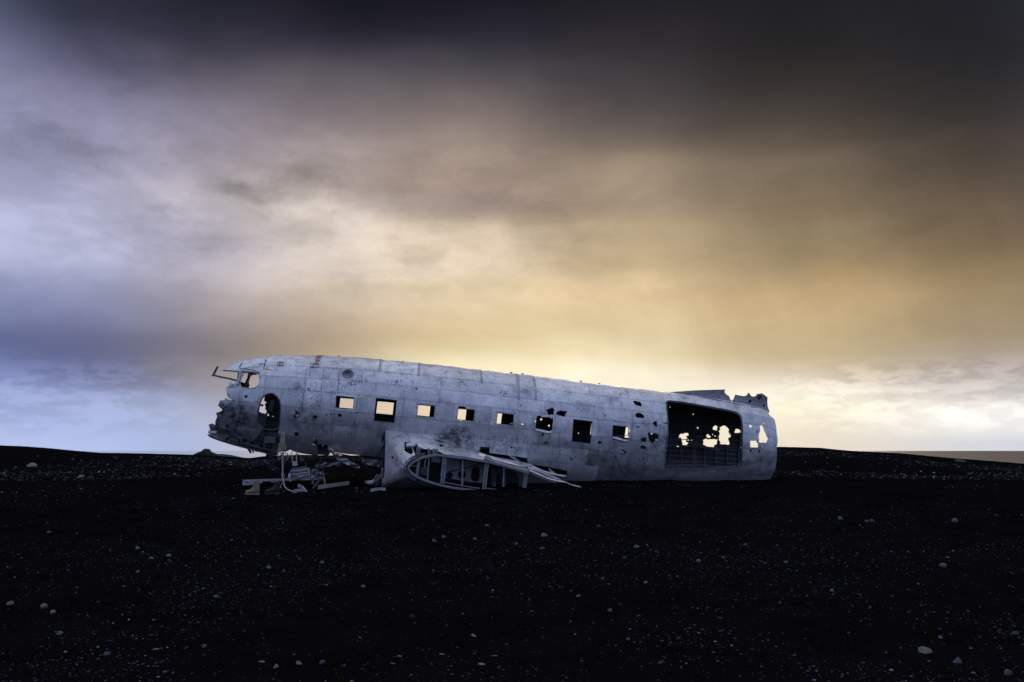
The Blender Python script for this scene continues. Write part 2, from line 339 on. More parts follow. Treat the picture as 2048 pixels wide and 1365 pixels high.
# ------------------------------------------------------------------ mesh helpers
def obj(name, verts, faces, mats, parent=None, smooth=False, mi=None):
    me = bpy.data.meshes.new(name)
    me.from_pydata([tuple(map(float, v)) for v in verts], [], [tuple(map(int, f)) for f in faces])
    for m in (mats if isinstance(mats, (list, tuple)) else [mats]): me.materials.append(m)
    if mi is not None: me.polygons.foreach_set('material_index', mi)
    if smooth is True: me.polygons.foreach_set('use_smooth', [True]*len(me.polygons))
    elif smooth: me.polygons.foreach_set('use_smooth', smooth)
    me.update(); o = bpy.data.objects.new(name, me); C.objects.link(o)
    if parent: o.parent = parent
    return o
def tag(o, label, cat, group=None):
    o['label'] = label; o['category'] = cat
    if group: o['group'] = group
    return o
class MB:
    def __init__(s): s.v = []; s.f = []
    def add(s, v, f):
        n = len(s.v); s.v += [np.asarray(q, float) for q in v]; s.f += [tuple(i + n for i in q) for q in f]; return s
    def bar(s, pts, w, h, up=(0, 0, 1), taper=None):
        """rectangular section swept along a polyline"""
        pts = [np.asarray(p, float) for p in pts]; n = len(pts); up0 = np.asarray(up, float); V = []; Fc = []
        for i, p in enumerate(pts):
            d = pts[min(i+1, n-1)] - pts[max(i-1, 0)]; d = d / (np.linalg.norm(d) + 1e-9)
            side = np.cross(d, up0)
            if np.linalg.norm(side) < 1e-3: side = np.cross(d, (0, 1, 0))
            side /= np.linalg.norm(side); u = np.cross(side, d)
            k = 1 if taper is None else taper[i]
            for a, b in ((-1,-1),(1,-1),(1,1),(-1,1)): V.append(p + side*a*w*k/2 + u*b*h*k/2)
        for i in range(n-1):
            for j in range(4): Fc.append((i*4+j, i*4+(j+1) % 4, i*4+4+(j+1) % 4, i*4+4+j))
        Fc += [(3, 2, 1, 0), tuple((n-1)*4+j for j in range(4))]
        return s.add(V, Fc)
    def tube(s, pts, r, k=6):
        pts = [np.asarray(p, float) for p in pts]; n = len(pts); V = []; Fc = []
        for i, p in enumerate(pts):
            d = pts[min(i+1, n-1)] - pts[max(i-1, 0)]; d = d / (np.linalg.norm(d) + 1e-9)
            a = np.cross(d, (0, 0, 1)) if abs(d[2]) < .9 else np.cross(d, (1, 0, 0)); a /= np.linalg.norm(a); b = np.cross(d, a)
            rr = r[i] if hasattr(r, '__len__') else r
            for j in range(k): V.append(p + rr*(math.cos(2*PI*j/k)*a + math.sin(2*PI*j/k)*b))
        for i in range(n-1):
            for j in range(k): Fc.append((i*k+j, i*k+(j+1) % k, i*k+k+(j+1) % k, i*k+k+j))
        Fc += [tuple(range(k))[::-1], tuple((n-1)*k+j for j in range(k))]
        return s.add(V, Fc)
    def build(s, name, mat, parent=None, smooth=False): return obj(name, s.v, s.f, mat, parent, smooth)

def inside(poly, q):
    """which of the points q (n,2) lie in the polygon"""
    poly = np.asarray(poly); r = np.zeros(len(q), bool); x, y = q[:, 0], q[:, 1]; j = len(poly) - 1
    for i in range(len(poly)):
        xi, yi = poly[i]; xj, yj = poly[j]
        with np.errstate(divide='ignore', invalid='ignore'):
            c = ((yi > y) != (yj > y)) & (x < (xj - xi) * (y - yi) / (yj - yi + 1e-12) + xi)
        r ^= c; j = i
    return r
def dens(poly, step):
    out = []; poly = [np.asarray(p, float) for p in poly]
    for a, b in zip(poly, poly[1:] + poly[:1]):
        n = max(1, int(np.ceil(np.linalg.norm(b - a) / step)))
        out += [a + (b - a) * i / n for i in range(n)]
    return out
def sheet(outline, holes, step):
    """triangles of a flat outline with holes cut out: (points, triangles)"""
    outline = dens(outline, step); oa = np.array(outline)
    lo, hi = oa.min(0), oa.max(0)
    vs_, es = [Vector(p) for p in outline], [(i, (i+1) % len(outline)) for i in range(len(outline))]
    use = []
    for h in holes:
        ha = np.array(h)
        if (ha.max(0) < lo).any() or (ha.min(0) > hi).any(): continue
        use.append(ha); n = len(vs_); hd = dens(h, step)
        vs_ += [Vector(p) for p in hd]; es += [(n+i, n+(i+1) % len(hd)) for i in range(len(hd))]
    gx = np.arange(lo[0]+step*.5, hi[0], step); gy = np.arange(lo[1]+step*.5, hi[1], step)
    if len(gx) and len(gy):
        g = np.stack(np.meshgrid(gx, gy), -1).reshape(-1, 2); g = g[inside(oa, g)]
        vs_ += [Vector(p) for p in g]
    r = delaunay_2d_cdt(vs_, es, [], 0, 1e-5)
    pts = np.array([tuple(v) for v in r[0]]); tri = np.array([f for f in r[2] if len(f) == 3])
    if len(tri) == 0: return pts, tri
    cen = pts[tri].mean(1); keep = inside(oa, cen)
    for h in use: keep &= ~inside(h, cen)
    tri = tri[keep]
    if len(tri) == 0: return pts, tri
    a = pts[tri]; ar = (a[:,1,0]-a[:,0,0])*(a[:,2,1]-a[:,0,1])-(a[:,2,0]-a[:,0,0])*(a[:,1,1]-a[:,0,1])
    tri[ar < 0] = tri[ar < 0][:, ::-1]
    tri = tri[np.abs(ar) > 1e-9]
    used, inv = np.unique(tri, return_inverse=True)
    return pts[used], inv.reshape(-1, 3)
def pieces(tri, n):
    """connected pieces of a triangle set"""
    lab = np.arange(n)
    while True:
        m = lab[tri].min(1); new = lab.copy()
        for c in range(3): np.minimum.at(new, tri[:, c], m)
        new = new[new]
        if (new == lab).all(): break
        lab = new
    g = lab[tri[:, 0]]
    return [tri[g == k] for k in np.unique(g)]
def shell(name, outer, inner, tri, mats, parent, flip=False):
    """thin plate: outer skin (slot 0), inner face (slot 1) and its cut edges"""
    if len(tri) == 0: return None
    n = len(outer); t2 = tri[:, ::-1] if not flip else tri; t1 = tri if not flip else tri[:, ::-1]
    e = {}
    for a, b, c in t1:
        for q in ((a, b), (b, c), (c, a)): e[q] = 1
    rim = [q for q in e if (q[1], q[0]) not in e]
    faces = [tuple(q) for q in t1] + [tuple(q + n) for q in t2]; mi = [0]*len(t1) + [1]*len(t2); sm = [True]*(2*len(tri))
    verts = list(outer) + list(inner); k = len(verts)
    for a, b in rim:
        verts += [outer[b], outer[a], inner[a], inner[b]]; faces.append((k, k+1, k+2, k+3)); mi.append(0); sm.append(False); k += 4
    return obj(name, verts, faces, mats, parent, sm, mi)

# ------------------------------------------------------------------ ground
SKY_X = [-400,0,50,100,200,300,380,440,500,530,600,700,1400,1560,1640,1700,1800,1900,2048,2500]
SKY_Y = [884,890,892,896,905,907,909,912,916,912,909,911,897,893,895,901,906,916,928,944]
RID = 50.0
_raz = np.array([math.atan2(ray(a, HORIZON)[0], ray(a, HORIZON)[1]) for a in SKY_X])
_rel = np.array([math.atan2(ray(a, b)[2], math.hypot(*ray(a, b)[:2])) for a, b in zip(SKY_X, SKY_Y)])
def ground(x, y):
    x = np.asarray(x, float); y = np.asarray(y, float)
    r = np.hypot(x, y); az = np.arctan2(x, y)
    front = np.clip((1.9 - np.abs(az)) / .8, 0, 1)
    near = .52 * np.clip((r - 5) / 19.5, 0, 1)**1.15 * front
    ridge = EYE + RID * np.tan(np.interp(az, _raz, _rel)) - .03
    ridge = ridge*front + .3*(1-front)
    k = np.clip((r - 25) / (RID - 25), 0, 1); k = k*k*(3-2*k)
    z = near + (ridge - .52*front) * k
    o = np.clip((r - RID - 3) / 95, 0, 1); z = z - 9.0*o**1.25
    amp = np.clip(r/8, .3, 1)*np.clip((RID-5-r)/8, .25, 1)
    z = z + amp*(.14*(fbm(x*.33+40, y*.33+9, 3)-.45) + .055*(fbm(x*1.7, y*1.7+30, 3)-.45)) + .020*(fbm(x*6+3, y*6, 2)-.4)
    # sand drifted unevenly against this side of the wreck
    dx, dy = x - HO[0], y - HO[1]; sl = dx*math.cos(YAW) + dy*math.sin(YAW); yl = -dx*math.sin(YAW) + dy*math.cos(YAW)
    drift = np.clip((sl - 4.5)/2, 0, 1)*np.clip((12.2 - sl)/.8, 0, 1)*np.exp(-((yl + 1.0)/.55)**2)
    z = z + drift*(.02 + .16*(fbm(sl*1.3 + 7, yl*1.5, 3) - .35))
    return z
def G(px, py, lift=0.0):
    """where the sight line through a pixel meets the sand"""
    d = ray(px, py); k = np.linspace(3, 75, 1500); q = d[None]*k[:, None]
    h = ground(q[:, 0], q[:, 1]); below = np.where(q[:, 2] + EYE < h)[0]
    i = below[0] if len(below) else len(k) - 1
    return np.array([q[i, 0], q[i, 1], h[i] + lift])
def build_ground():
    az = np.concatenate([np.radians(np.arange(-180, -42, 3)), np.radians(np.arange(-42, 42, .15)), np.radians(np.arange(42, 180, 3))])
    r = np.concatenate([[.02], np.geomspace(.5, 4, 14)[:-1], np.geomspace(4, 60, 380), np.geomspace(62, 260, 24)])
    A, Rr = np.meshgrid(az, r); X = Rr*np.sin(A); Y = Rr*np.cos(A); Z = ground(X, Y)
    n, m = A.shape; idx = np.arange(n*m).reshape(n, m)
    a = idx[:-1]; b = idx[1:]
    q = np.stack([a, np.roll(a, -1, 1), np.roll(b, -1, 1), b], -1).reshape(-1, 4)
    me = bpy.data.meshes.new('black_sand'); V = np.stack([X, Y, Z], -1).reshape(-1, 3)
    me.vertices.add(len(V)); me.vertices.foreach_set('co', V.ravel())
    me.loops.add(q.size); me.loops.foreach_set('vertex_index', q[:, ::-1].ravel().astype(np.int32))
    me.polygons.add(len(q)); me.polygons.foreach_set('loop_start', np.arange(0, q.size, 4, dtype=np.int32))
    me.polygons.foreach_set('use_smooth', np.ones(len(q), bool)); me.update(calc_edges=True); me.validate()
    def sandx(nt, v, col, b):
        N = nt.nodes.new; L = nt.links.new
        for sc_, lo_, hi_, c_ in ((42, .60, .74, (.016, .0155, .016, 1)), (110, .58, .72, (.022, .021, .0225, 1)), (190, .66, .74, (.060, .058, .060, 1))):
            n = N('ShaderNodeTexNoise'); L(v, n.inputs['Vector']); n.inputs['Scale'].default_value = sc_; n.inputs['Detail'].default_value = 3; n.inputs['Roughness'].default_value = .6
            mr = N('ShaderNodeMapRange'); L(n.outputs[0], mr.inputs[0]); mr.inputs[1].default_value = lo_; mr.inputs[2].default_value = hi_
            mx = N('ShaderNodeMix'); mx.data_type = 'RGBA'; L(mr.outputs[0], mx.inputs[0]); L(col, mx.inputs[6]); mx.inputs[7].default_value = c_; col = mx.outputs[2]
        return col
    me.materials.append(material('black_volcanic_sand', (.0044, .0042, .0044), 1.0, 0, .5, 1.3, 1.0, 45, spec=.0, extra=sandx))
    o = bpy.data.objects.new('black_sand', me); C.objects.link(o); o['kind'] = 'structure'; o['label'] = 'black volcanic sand plain rising to low dunes'
build_ground()

# sea
def build_sea():
    r = np.concatenate([np.geomspace(60, 45000, 60)]); az = np.radians(np.arange(-180, 180, 4)); V = []; Fc = []
    for q in r: V += [(q*math.sin(a), q*math.cos(a), -4.2) for a in az]
    m = len(az)
    for i in range(len(r)-1):
        for j in range(m): Fc.append((i*m+j, i*m+(j+1) % m, i*m+m+(j+1) % m, i*m+m+j)[::-1])
    def seax(nt, v, col, b):
        N = nt.nodes.new; L = nt.links.new
        mp = N('ShaderNodeMapping'); L(v, mp.inputs[0]); mp.inputs['Scale'].default_value = (.02, .12, 1)
        n = N('ShaderNodeTexNoise'); L(mp.outputs[0], n.inputs['Vector']); n.inputs['Scale'].default_value = 1.5; n.inputs['Detail'].default_value = 6
        bp = N('ShaderNodeBump'); bp.inputs['Strength'].default_value = .6; bp.inputs['Distance'].default_value = 1.2
        L(n.outputs[0], bp.inputs['Height']); L(bp.outputs[0], b.inputs['Normal'])
        return col
    o = obj('sea', V, Fc, material('grey_sea', (.085, .066, .042), .36, 0, .2, .01, 0, extra=seax), None, True)
    o['kind'] = 'structure'; o['label'] = 'calm grey brown sea out to the horizon'
build_sea()
def build_mirror_water():  # smooth plane added over the sea to mirror the pale horizon sky
    r = np.geomspace(95, 30000, 30); az = np.radians(np.arange(-178, -6.9, 1.0)); V = []; Fc = []; m = len(az)
    for q in r: V += [(q*math.sin(a), q*math.cos(a), -4.12) for a in az]
    for i in range(len(r)-1):
        for j in range(m-1): Fc.append((i*m+j, i*m+j+1, i*m+m+j+1, i*m+m+j)[::-1])
    o = obj('mirror_water', V, Fc, material('still_water', (.02, .024, .03), .06, 0, .2, .01, 0), None, True); o['kind'] = 'structure'; o['label'] = 'still water plane left of the wreck, added to mirror the pale sky'
build_mirror_water()

# far hills beyond the plain
def hill(name, label, pts, dist, depth, mat, base_px=914):
    """ridge traced by its skyline, built as a rounded landform of its own depth"""
    V = []; Fc = []; nrow = 13; pts = [(pts[0][0]-9, 952)] + pts + [(pts[-1][0]+9, 952)]
    n = len(pts)
    for j in range(nrow):
        w = j/(nrow-1); prof_ = math.sin(PI*w)
        for i, (a, b) in enumerate(pts):
            d = ray(a, b); k = dist/d[1]; top = d*k; bot = EYE - dist*.004 - 6
            hgt = max(.15, min(1.0, (952 - b)/52)); dd = (w-.5)*depth*(.45 + .55*hgt)
            z = bot + (top[2] + EYE - bot)*prof_
            V.append((top[0]*(1+dd/dist*.0) + .02*depth*math.sin(i*2.1+j), dist + dd, z + (.0 if j in (0, nrow-1) else .004*dist*.05*math.sin(i*3.3+j*1.7))))
    for j in range(nrow-1):
        for i in range(n-1): Fc.append((j*n+i, j*n+i+1, j*n+n+i+1, j*n+n+i))
    o = obj(name, V, Fc, mat, None, True); o['kind'] = 'structure'; o['label'] = label
mossm = material('mossy_rock', (.020, .020, .012), .9, 0, .9, .18, .3, 1.0, spec=.1)
hill('mossy_hill', 'small pointed mossy hill on the left horizon', [(380,915),(388,909),(396,905.5),(404,901),(410,898.2),(414,897.6),(418,899),(422,902.5),(428,906),(434,909),(440,915)], 260, 14, mossm)
hill('far_headland', 'low dark headland beyond the mossy hill', [(425,914),(432,908),(445,908.5),(458,910),(466,911),(474,914),(480,918)], 700, 60, material('far_basalt', (.035, .038, .05), .9, 0, .3, .02, 0, spec=.1))

# ------------------------------------------------------------------ fuselage: holes in the skin, all in (s, t)
VS = 1.4                                     # metres of girth per radian, so that the unrolled sheet is to scale
def unroll(st): return [(a, b*VS) for a, b in st]
holes = []
def ragged(poly, sg=.011):
    """torn edge: the cut wanders between its corners"""
    out = []; rr = random.Random(len(holes)); poly = [np.array(p) for p in poly]
    for a, b in zip(poly, poly[1:] + poly[:1]):
        d = b - a; ln = np.linalg.norm(d); n = max(1, int(ln/.045)); nr = np.array((-d[1], d[0]))/(ln + 1e-9)
        for k in range(n):
            p = a + d*k/n
            if k: p = p + nr*rr.gauss(0, sg) + d/n*rr.uniform(-.25, .25)
            out.append(tuple(p))
    return out
def cut(pts, far=False):
    q = unroll(HP(pts, far)); a = np.array(q)
    holes.append(ragged(q, .022 if far else .011) if len(q) >= 5 and np.ptp(a[:, 0]) < .75 and np.ptp(a[:, 0]) > .04 and pts[0] not in ((486,745),(917,813)) else q)
# cabin windows, this side
for q in ([(672,791.5),(709,795.5),(706.5,818.5),(671,815.5)],
          [(752,796),(794,800.5),(789,846.5),(747,842)],
          [(836,808),(870.5,812),(868,835),(833.8,831.5)],
          [(917,813),(930,814),(933,818.5),(950,820),(947.5,843),(925,841),(923,842),(913.5,839.5)],
          [(995,825),(1028,829),(1026.5,851),(992,848)],
          [(1073,833),(1077,832),(1079,831),(1083,832),(1082,835),(1106,836.5),(1104.5,861),(1098,863),(1090,861),(1080,859),(1071,857),(1072,846),(1069,843.5),(1072,841)],
          [(1146.5,838.5),(1185,843),(1181,888),(1143,883.5)],
          [(1225.5,850.5),(1257.5,854.5),(1257,868),(1256,880),(1248,879),(1237,875.5),(1224.5,873.5)],
          # cargo door
          [(1331.5,806),(1333,803),(1337,801.5),(1365,804),(1395,808.5),(1430,815),(1460,820),(1473,823.5),(1480,828),(1484,835),(1485.5,846),(1486,880),(1485.5,905),(1484,925),(1482,931),(1476,935),(1466,937.5),(1440,938.5),(1415,940),(1408,941.5),(1390,940.5),(1370,942),(1352,940.5),(1340,940.5),(1334,939.5),(1330,936),(1329,930),(1331,900),(1334.5,872),(1334.5,845),(1332.5,820)],
          # crew door and the torn floor below it
          [(519.5,806),(522,798),(527.5,791),(534,787),(541,785.5),(548,787),(555,792.5),(560,800),(562,810),(561.5,825),(560,842),(558,858),(556.5,866),(560,874),(558,884),(560,903),(550,903),(535,899),(520,894),(498,890),(468,884),(440,876),(424,869.5),(431,867),(440,868.5),(455,871),(472,874),(490,877.5),(506,880),(514,874),(519,867),(519.5,862),(515,858),(513.5,851),(514,838),(515,822)],
          # cockpit side window
          [(486,745),(496,743.5),(508,744),(515,746),(519,749),(520.5,757),(519.5,766),(516,773),(510,777.5),(503,778.5),(492,777.5),(484,776.5),(479.5,773.5),(477.5,769),(481,757)],
          # knocks and gunshot holes
          [(1266,803),(1271,802.5),(1275,804),(1282,806),(1284,813),(1271,811),(1269,808)],
          [(1273,826.5),(1282,827),(1286,830),(1289,833.5),(1287,837.5),(1273,836),(1270,832)],
          [(1307,844),(1311,842.5),(1315,845),(1313.5,847),(1315,854),(1309,853),(1305,847.5)],
          [(1297,865),(1301,867),(1311,866),(1318,872),(1317,879),(1312,878),(1311,885),(1305,886.5),(1300,883),(1297,877),(1295,870)],
          [(1283,876),(1293,875),(1293,884),(1284,884),(1281,880)], [(1282,892),(1286,891),(1291.5,893),(1290,900),(1282,899)],
          [(1273,853),(1279,853),(1279,856),(1273,855.5)], [(1195,885),(1198,881.5),(1202,884),(1204.5,886),(1203,888),(1196,888)],
          [(1241,901),(1244,898.5),(1248,900),(1252,904),(1251,910),(1246,908)],
          [(1092,820.5),(1098,818),(1104,815),(1108,819),(1106.5,830),(1096,830),(1095,824)],
          [(1112,828),(1115,823),(1122,821),(1134.5,822.5),(1133,827),(1130,833.5),(1118,831.5)],
          [(830.5,778),(834,775),(835,778),(832,781)], [(584.5,831),(587.5,818),(592,822),(600.5,829),(599.5,834),(592.5,837),(586,835)],
          [(625,832),(634,831),(634.5,838),(629,837),(626,838)], [(675.5,829),(679,826.5),(682,829),(685,833),(678,834.5)],
          [(588.5,865.5),(597,864.5),(597,873),(589,874)], [(488,792),(496,790.5),(494,796),(490.5,796.5)],
          [(624.5,884),(628,876),(633,874),(635,884),(632,891),(625.5,889)], [(634,888.5),(655.5,890.5),(655,916),(637,914)],
          [(1297,846),(1299,845),(1300,847),(1298,848)],
          # tail end
          [(1519,853),(1522.5,851),(1526,852),(1527,857),(1528.5,862),(1532,868),(1532.5,872),(1536,878),(1534,882),(1532,886),(1522,886),(1516,884.5),(1518.5,879),(1517.5,870),(1520,862)],
          [(1500.5,882),(1515.5,882),(1516,895.5),(1501,895)], [(1498.5,849),(1503,850),(1503.5,855),(1500,856),(1498,853)],
          [(1512.5,863),(1515,862),(1514.5,867),(1512.5,866.5)], [(1499,899),(1503,899),(1503,905),(1500,906)], [(1518,901),(1521,900),(1520.5,906),(1517,905)],
          [(1526.5,846),(1528.5,846),(1528,848),(1527,848)],[(1523,895.5),(1526,894),(1527,896),(1524,898)],
          # lower edge above the wing
          [(958,903),(961,893.5),(979.5,894.5),(979,906),(1000,909),(1026,912.5),(1053.5,916),(1056,928),(1075,931),(1134,941),(1133.5,953),(1125,951),(1090,943),(1060,935),(1030,928),(1000,920),(975,912)],
          [(1137,914),(1141,914),(1145,919),(1145,923),(1142,922)], [(1020,895),(1024,893),(1026,896),(1023,898)], [(1029,893.5),(1030.5,894),(1030,897.5),(1027.5,897)],
          ): cut(q)
# skin torn off under the forward cabin, both sides; nose and tail breaks
low = HP([(558,884),(561,903),(572,904),(580,900),(590,904),(610,908),(634,912),(657,900),(662,897),(668,905),(700,909),(735,912),(768,916)])
holes.append(unroll([(-1.62, 4.0)] + low + [(1.35, 2.55), (1.35, 4.0)]))
holes.append(unroll([(-1.75, -4.0), (-1.75, -2.35), (-1.0, -2.3), (-.5, -2.42), (.6, -2.35), (1.35, -2.5), (1.35, -4.0)]))
nose = HP([(445,741.5),(456,741.5),(468,743),(479,744),(477,752),(474,761),(471.5,767),(466,765.5),(462,763),(459,766),(457,771.5),(452,775.5),(452.5,783),(453.5,790),(457,796.5),(464,800),(466,800.5),(459,800),(453,797.5),(450,796.5),(449,801),(441,801),(440,806),(435.5,811),(441,816),(445,820),(440,824),(431.5,827),(434,834.5),(430.5,843),(430.5,851),(427,848),(423,847.5),(417,850),(420.5,857),(419,866),(416.5,867)])
holes.append(unroll([(-6, 0.02), (-3.16, 0.02)] + nose + [(-3.24, 2.35), (-3.29, 2.8), (-3.27, 3.5), (-6, 3.5)]))
nosef = HP([(476,744),(475,752),(473,764),(480,772)], True)
holes.append(unroll([(-6, 0.02), (-3.16, 0.02), (-3.08, -.25)] + nosef + [(-2.75, -1.5), (-2.95, -1.62), (-2.7, -1.8), (-2.85, -2.0), (-2.95, -2.3), (-3.1, -2.6), (-3.25, -2.9), (-3.27, -3.5), (-6, -3.5)]))
tail = HP([(1536,823),(1538,829),(1541,832.5),(1549,838.5),(1551,846),(1553,860),(1553.5,868),(1555,880),(1554.5,888),(1553,896),(1554,906),(1553.5,921),(1551,935),(1548,944),(1545,950),(1542,957)])
holes.append(unroll([(15, 0), (11.62, 0)] + tail + [(11.3, 2.7), (11.3, 4), (15, 4)]))
holes.append(unroll([(15, 0), (11.62, 0), (11.5, -.5), (11.35, -1.0), (11.42, -1.3), (11.3, -1.7), (11.45, -2.1), (11.35, -2.6), (11.3, -4), (15, -4)]))
# far side: windows opposite, and what shows through the doors
for i in range(9):
    wdt, hgt = (.225, .15) if i not in (5,) else (.2, .17)
    tc_ = -1.452
    holes.append(unroll([(i*1.016-wdt, tc_-hgt*.78), (i*1.016+wdt, tc_-hgt*.78), (i*1.016+wdt, tc_+hgt*.78), (i*1.016-wdt, tc_+hgt*.78)]))
for q in ([(1357,877),(1358.5,871),(1362,868),(1366,868.5),(1367,866.5),(1376,866.5),(1377.5,871),(1372,873),(1375,877)], [(1361,879.5),(1378,879),(1377.5,884),(1375,888),(1373,891),(1365,890.5)],
          [(1381,881),(1386,880),(1387,886),(1384,888)], [(1353,891),(1357.5,891),(1357.5,894),(1353.5,894)], [(1425.5,859),(1428,853),(1432,851),(1436,855),(1437,860.5),(1430,861)],
          [(1440,888),(1440,866),(1442,854.5),(1446,852),(1452,853.5),(1456,857),(1458.5,861),(1457.5,866),(1459,870),(1462,871),(1460,875),(1456,879),(1458,884),(1457.5,890),(1448,889)],
          [(1468,864),(1470,859),(1475,858),(1480,861),(1477,866),(1470,866)],
          [(1406,889),(1406,881),(1412,877.5),(1424,879),(1437,878.5),(1434,885),(1433,889),(1428,895),(1416,893.5)], [(1412,871),(1416,868.5),(1419,872),(1422,874),(1418,876.5),(1414,875)],
          [(1394,854),(1397,853),(1396.5,858),(1394,857)], [(1385,828),(1387,827),(1387,830)], [(1338.5,814.5),(1341,814),(1340.5,816.5)],
          [(1332,891),(1335,890),(1335,893)], [(1428,872),(1431,871),(1431,874)], [(1433,875),(1436,873),(1436,876)], [(1424,869),(1426,868),(1426,871)],
          [(521,800),(524,794),(528,790.5),(531,796),(529.5,803),(530.5,812),(531,828),(519,825),(519.5,817),(528,812),(520.5,809)],
          [(533,829),(537,827.5),(538,832),(535,834.5)], [(544.5,832.5),(547,833),(546.5,837),(544.5,836)],
          [(498,777),(498.5,768),(503,753),(507,749),(516,748.5),(530,749),(530,779)], [(480,764),(486,748),(489,746),(496.5,746.5),(496,757),(492.5,766)], [(476,768),(481,769),(483,773),(480,776)],
          [(1303,865),(1305,866),(1304,869.5),(1301.5,869)], [(1308.5,885),(1311,884),(1311,888),(1307,887)],
          ): cut(q, True)
# pellet scars: tight clusters of real little holes
def pock(s, t, r, n=6):
    a0 = random.random()*6; holes.append([(s + r*(.7+.5*random.random())*math.cos(a0+2*PI*k/n), t*VS + r*(.7+.5*random.random())*math.sin(a0+2*PI*k/n)) for k in range(n)])
for (x0, y0, sx, sy, n, r0, r1) in ((716,760,16,9,46,.007,.016), (700,768,14,8,26,.008,.018), (680,740,30,6,16,.006,.012), (736,740,14,6,18,.006,.012), (794,768,9,9,40,.007,.016), (824,766,4,6,7,.010,.018), (872,772,7,4,8,.006,.012),
      (930,772,8,7,22,.006,.014), (1160,806,14,7,28,.006,.013), (1160,815,10,6,16,.007,.014), (1207,831,4,4,9,.009,.016), (1229,842,6,3,9,.008,.015), (1299,823,4,3,6,.008,.012), (645,862,8,10,20,.010,.020), (640,800,16,18,18,.008,.018), (690,862,20,8,14,.008,.016),
      (910,868,22,12,40,.007,.016), (960,880,30,10,22,.008,.016), (1030,885,30,12,18,.008,.018), (1100,890,40,14,18,.008,.016), (1180,905,34,16,24,.008,.017), (1240,920,24,9,24,.008,.017), (1290,915,16,16,10,.010,.02), (600,790,14,20,10,.008,.016), (1380,850,0,0,0,.01,.02),
      (1510,905,12,14,5,.01,.018), (560,745,18,8,8,.006,.013), (1010,790,14,12,6,.012,.02), (1120,800,50,16,14,.006,.012)):
    for _ in range(n):
        a, b = random.gauss(x0, sx*.6), random.gauss(y0, sy*.6)
        s, t = H(a, b); pock(s, t, random.uniform(r0, r1))
for (a, b, r) in ((617,778,.025),(631,765,.02),(650,764,.016),(662,829,.03),(668,828,.02),(653,830,.02),(715,826,.025),(726,827,.02),(706,802,.015),(779,790,.02),(780,754,.014),(1012,788,.022),(1010,783,.016),(1042,811,.018),(1228,879,.03),(1245,892,.02),(1311,895,.02),(627,838,.02),(1289,926,.03),(1310,920,.02),(1343,953,.02),(1285,848,.02),(1222,905,.018),(1180,900,.02)):
    s, t = H(a, b); pock(s, t, r, 7)
for (a, b, r) in ((1022,850,.03),(1045,849,.028),(1082,839,.02),(1098,852,.018),(1042,856,.012),(1157,867.5,.014)):    # shot clean through both sides
    pock(*H(a, b), r*.9, 7); pock(*H(a, b, True), r*1.7, 7)
# porthole
PS, PT = H(695.5, 748); PR = .135
holes.append([(PS + PR*math.cos(2*PI*k/24), PT*VS + PR*math.sin(2*PI*k/24)) for k in range(24)])
hole_np = [np.array(h) for h in holes]
big_holes = [h for h in hole_np if np.ptp(h[:, 0]) > .12]
def in_hole(s, t, hs=None):
    q = np.array([[s, t*VS]]); return any(inside(h, q)[0] for h in (hs or big_holes))

# ------------------------------------------------------------------ fuselage skin: every sheet its own panel
tA = H(900, 757)[1]; tB = H(900, 781)[1]; tC = H(900, 806.5)[1]; tD = H(900, 843)[1]; tE = H(900, 872)[1]; tF = H(900, 905)[1]
tG = 2.62
def ss(row_y, xs): return [H(x, y)[0] for x, y in zip(xs, row_y)]
def sx(xs, y0, y1): return [H(x, y0 + (y1-y0)*(x-540)/1000)[0] for x in xs]
rows = [(-tA, tA, [-3.3] + sx([532,638,762,838,962,1034,1068,1180,1256,1345,1440], 724, 820) + [11.9]),
        (tA, tB, [-3.3] + sx([532,618,678,722,882,1036,1072,1222,1337,1400], 745, 840) + [11.9]),
        (tB, tC, [-3.3] + sx([530,611,676,750,879,1035,1090,1188,1264,1337,1430], 765, 850) + [11.9]),
        (tC, tD, [-3.5] + sx([526,606,640,712,806,905,980,1036,1110,1196,1264,1337,1490], 800, 890) + [11.9]),
        (tD, tE, [-3.5] + sx([520,602,666,709,800,894,1036,1118,1200,1337], 840, 905) + [11.9]),
        (tE, tF, [-3.5] + sx([520,600,664,709,842,960,1060,1120,1178,1260,1337,1440], 860, 925) + [11.9]),
        (tF, tG, [-3.5] + sx([540,640,760,900,1055,1134,1200,1290], 890, 950) + [10.5, 11.9]),
        (tG, PI, [-3.5, -2.4, -1.5, 0, 2, 4, 6, 8, 10, 11.9]),
        (-tC, -tA, [-3.3, -2.2, -.9, .51, 2.54, 4.57, 6.6, 8.2, 9.6, 11.9]),
        (-tD, -tC, [-3.4, -2.2, -.9, .51, 2.03, 3.56, 5.08, 6.6, 8.2, 9.6, 11.9]),
        (-tF, -tD, [-3.5, -2.2, -.9, .51, 2.54, 4.57, 6.6, 8.6, 10, 11.9]),
        (-PI, -tF, [-3.5, -2.4, -1.5, 0, 2, 4, 6, 8, 10, 11.9])]
GAP = .003
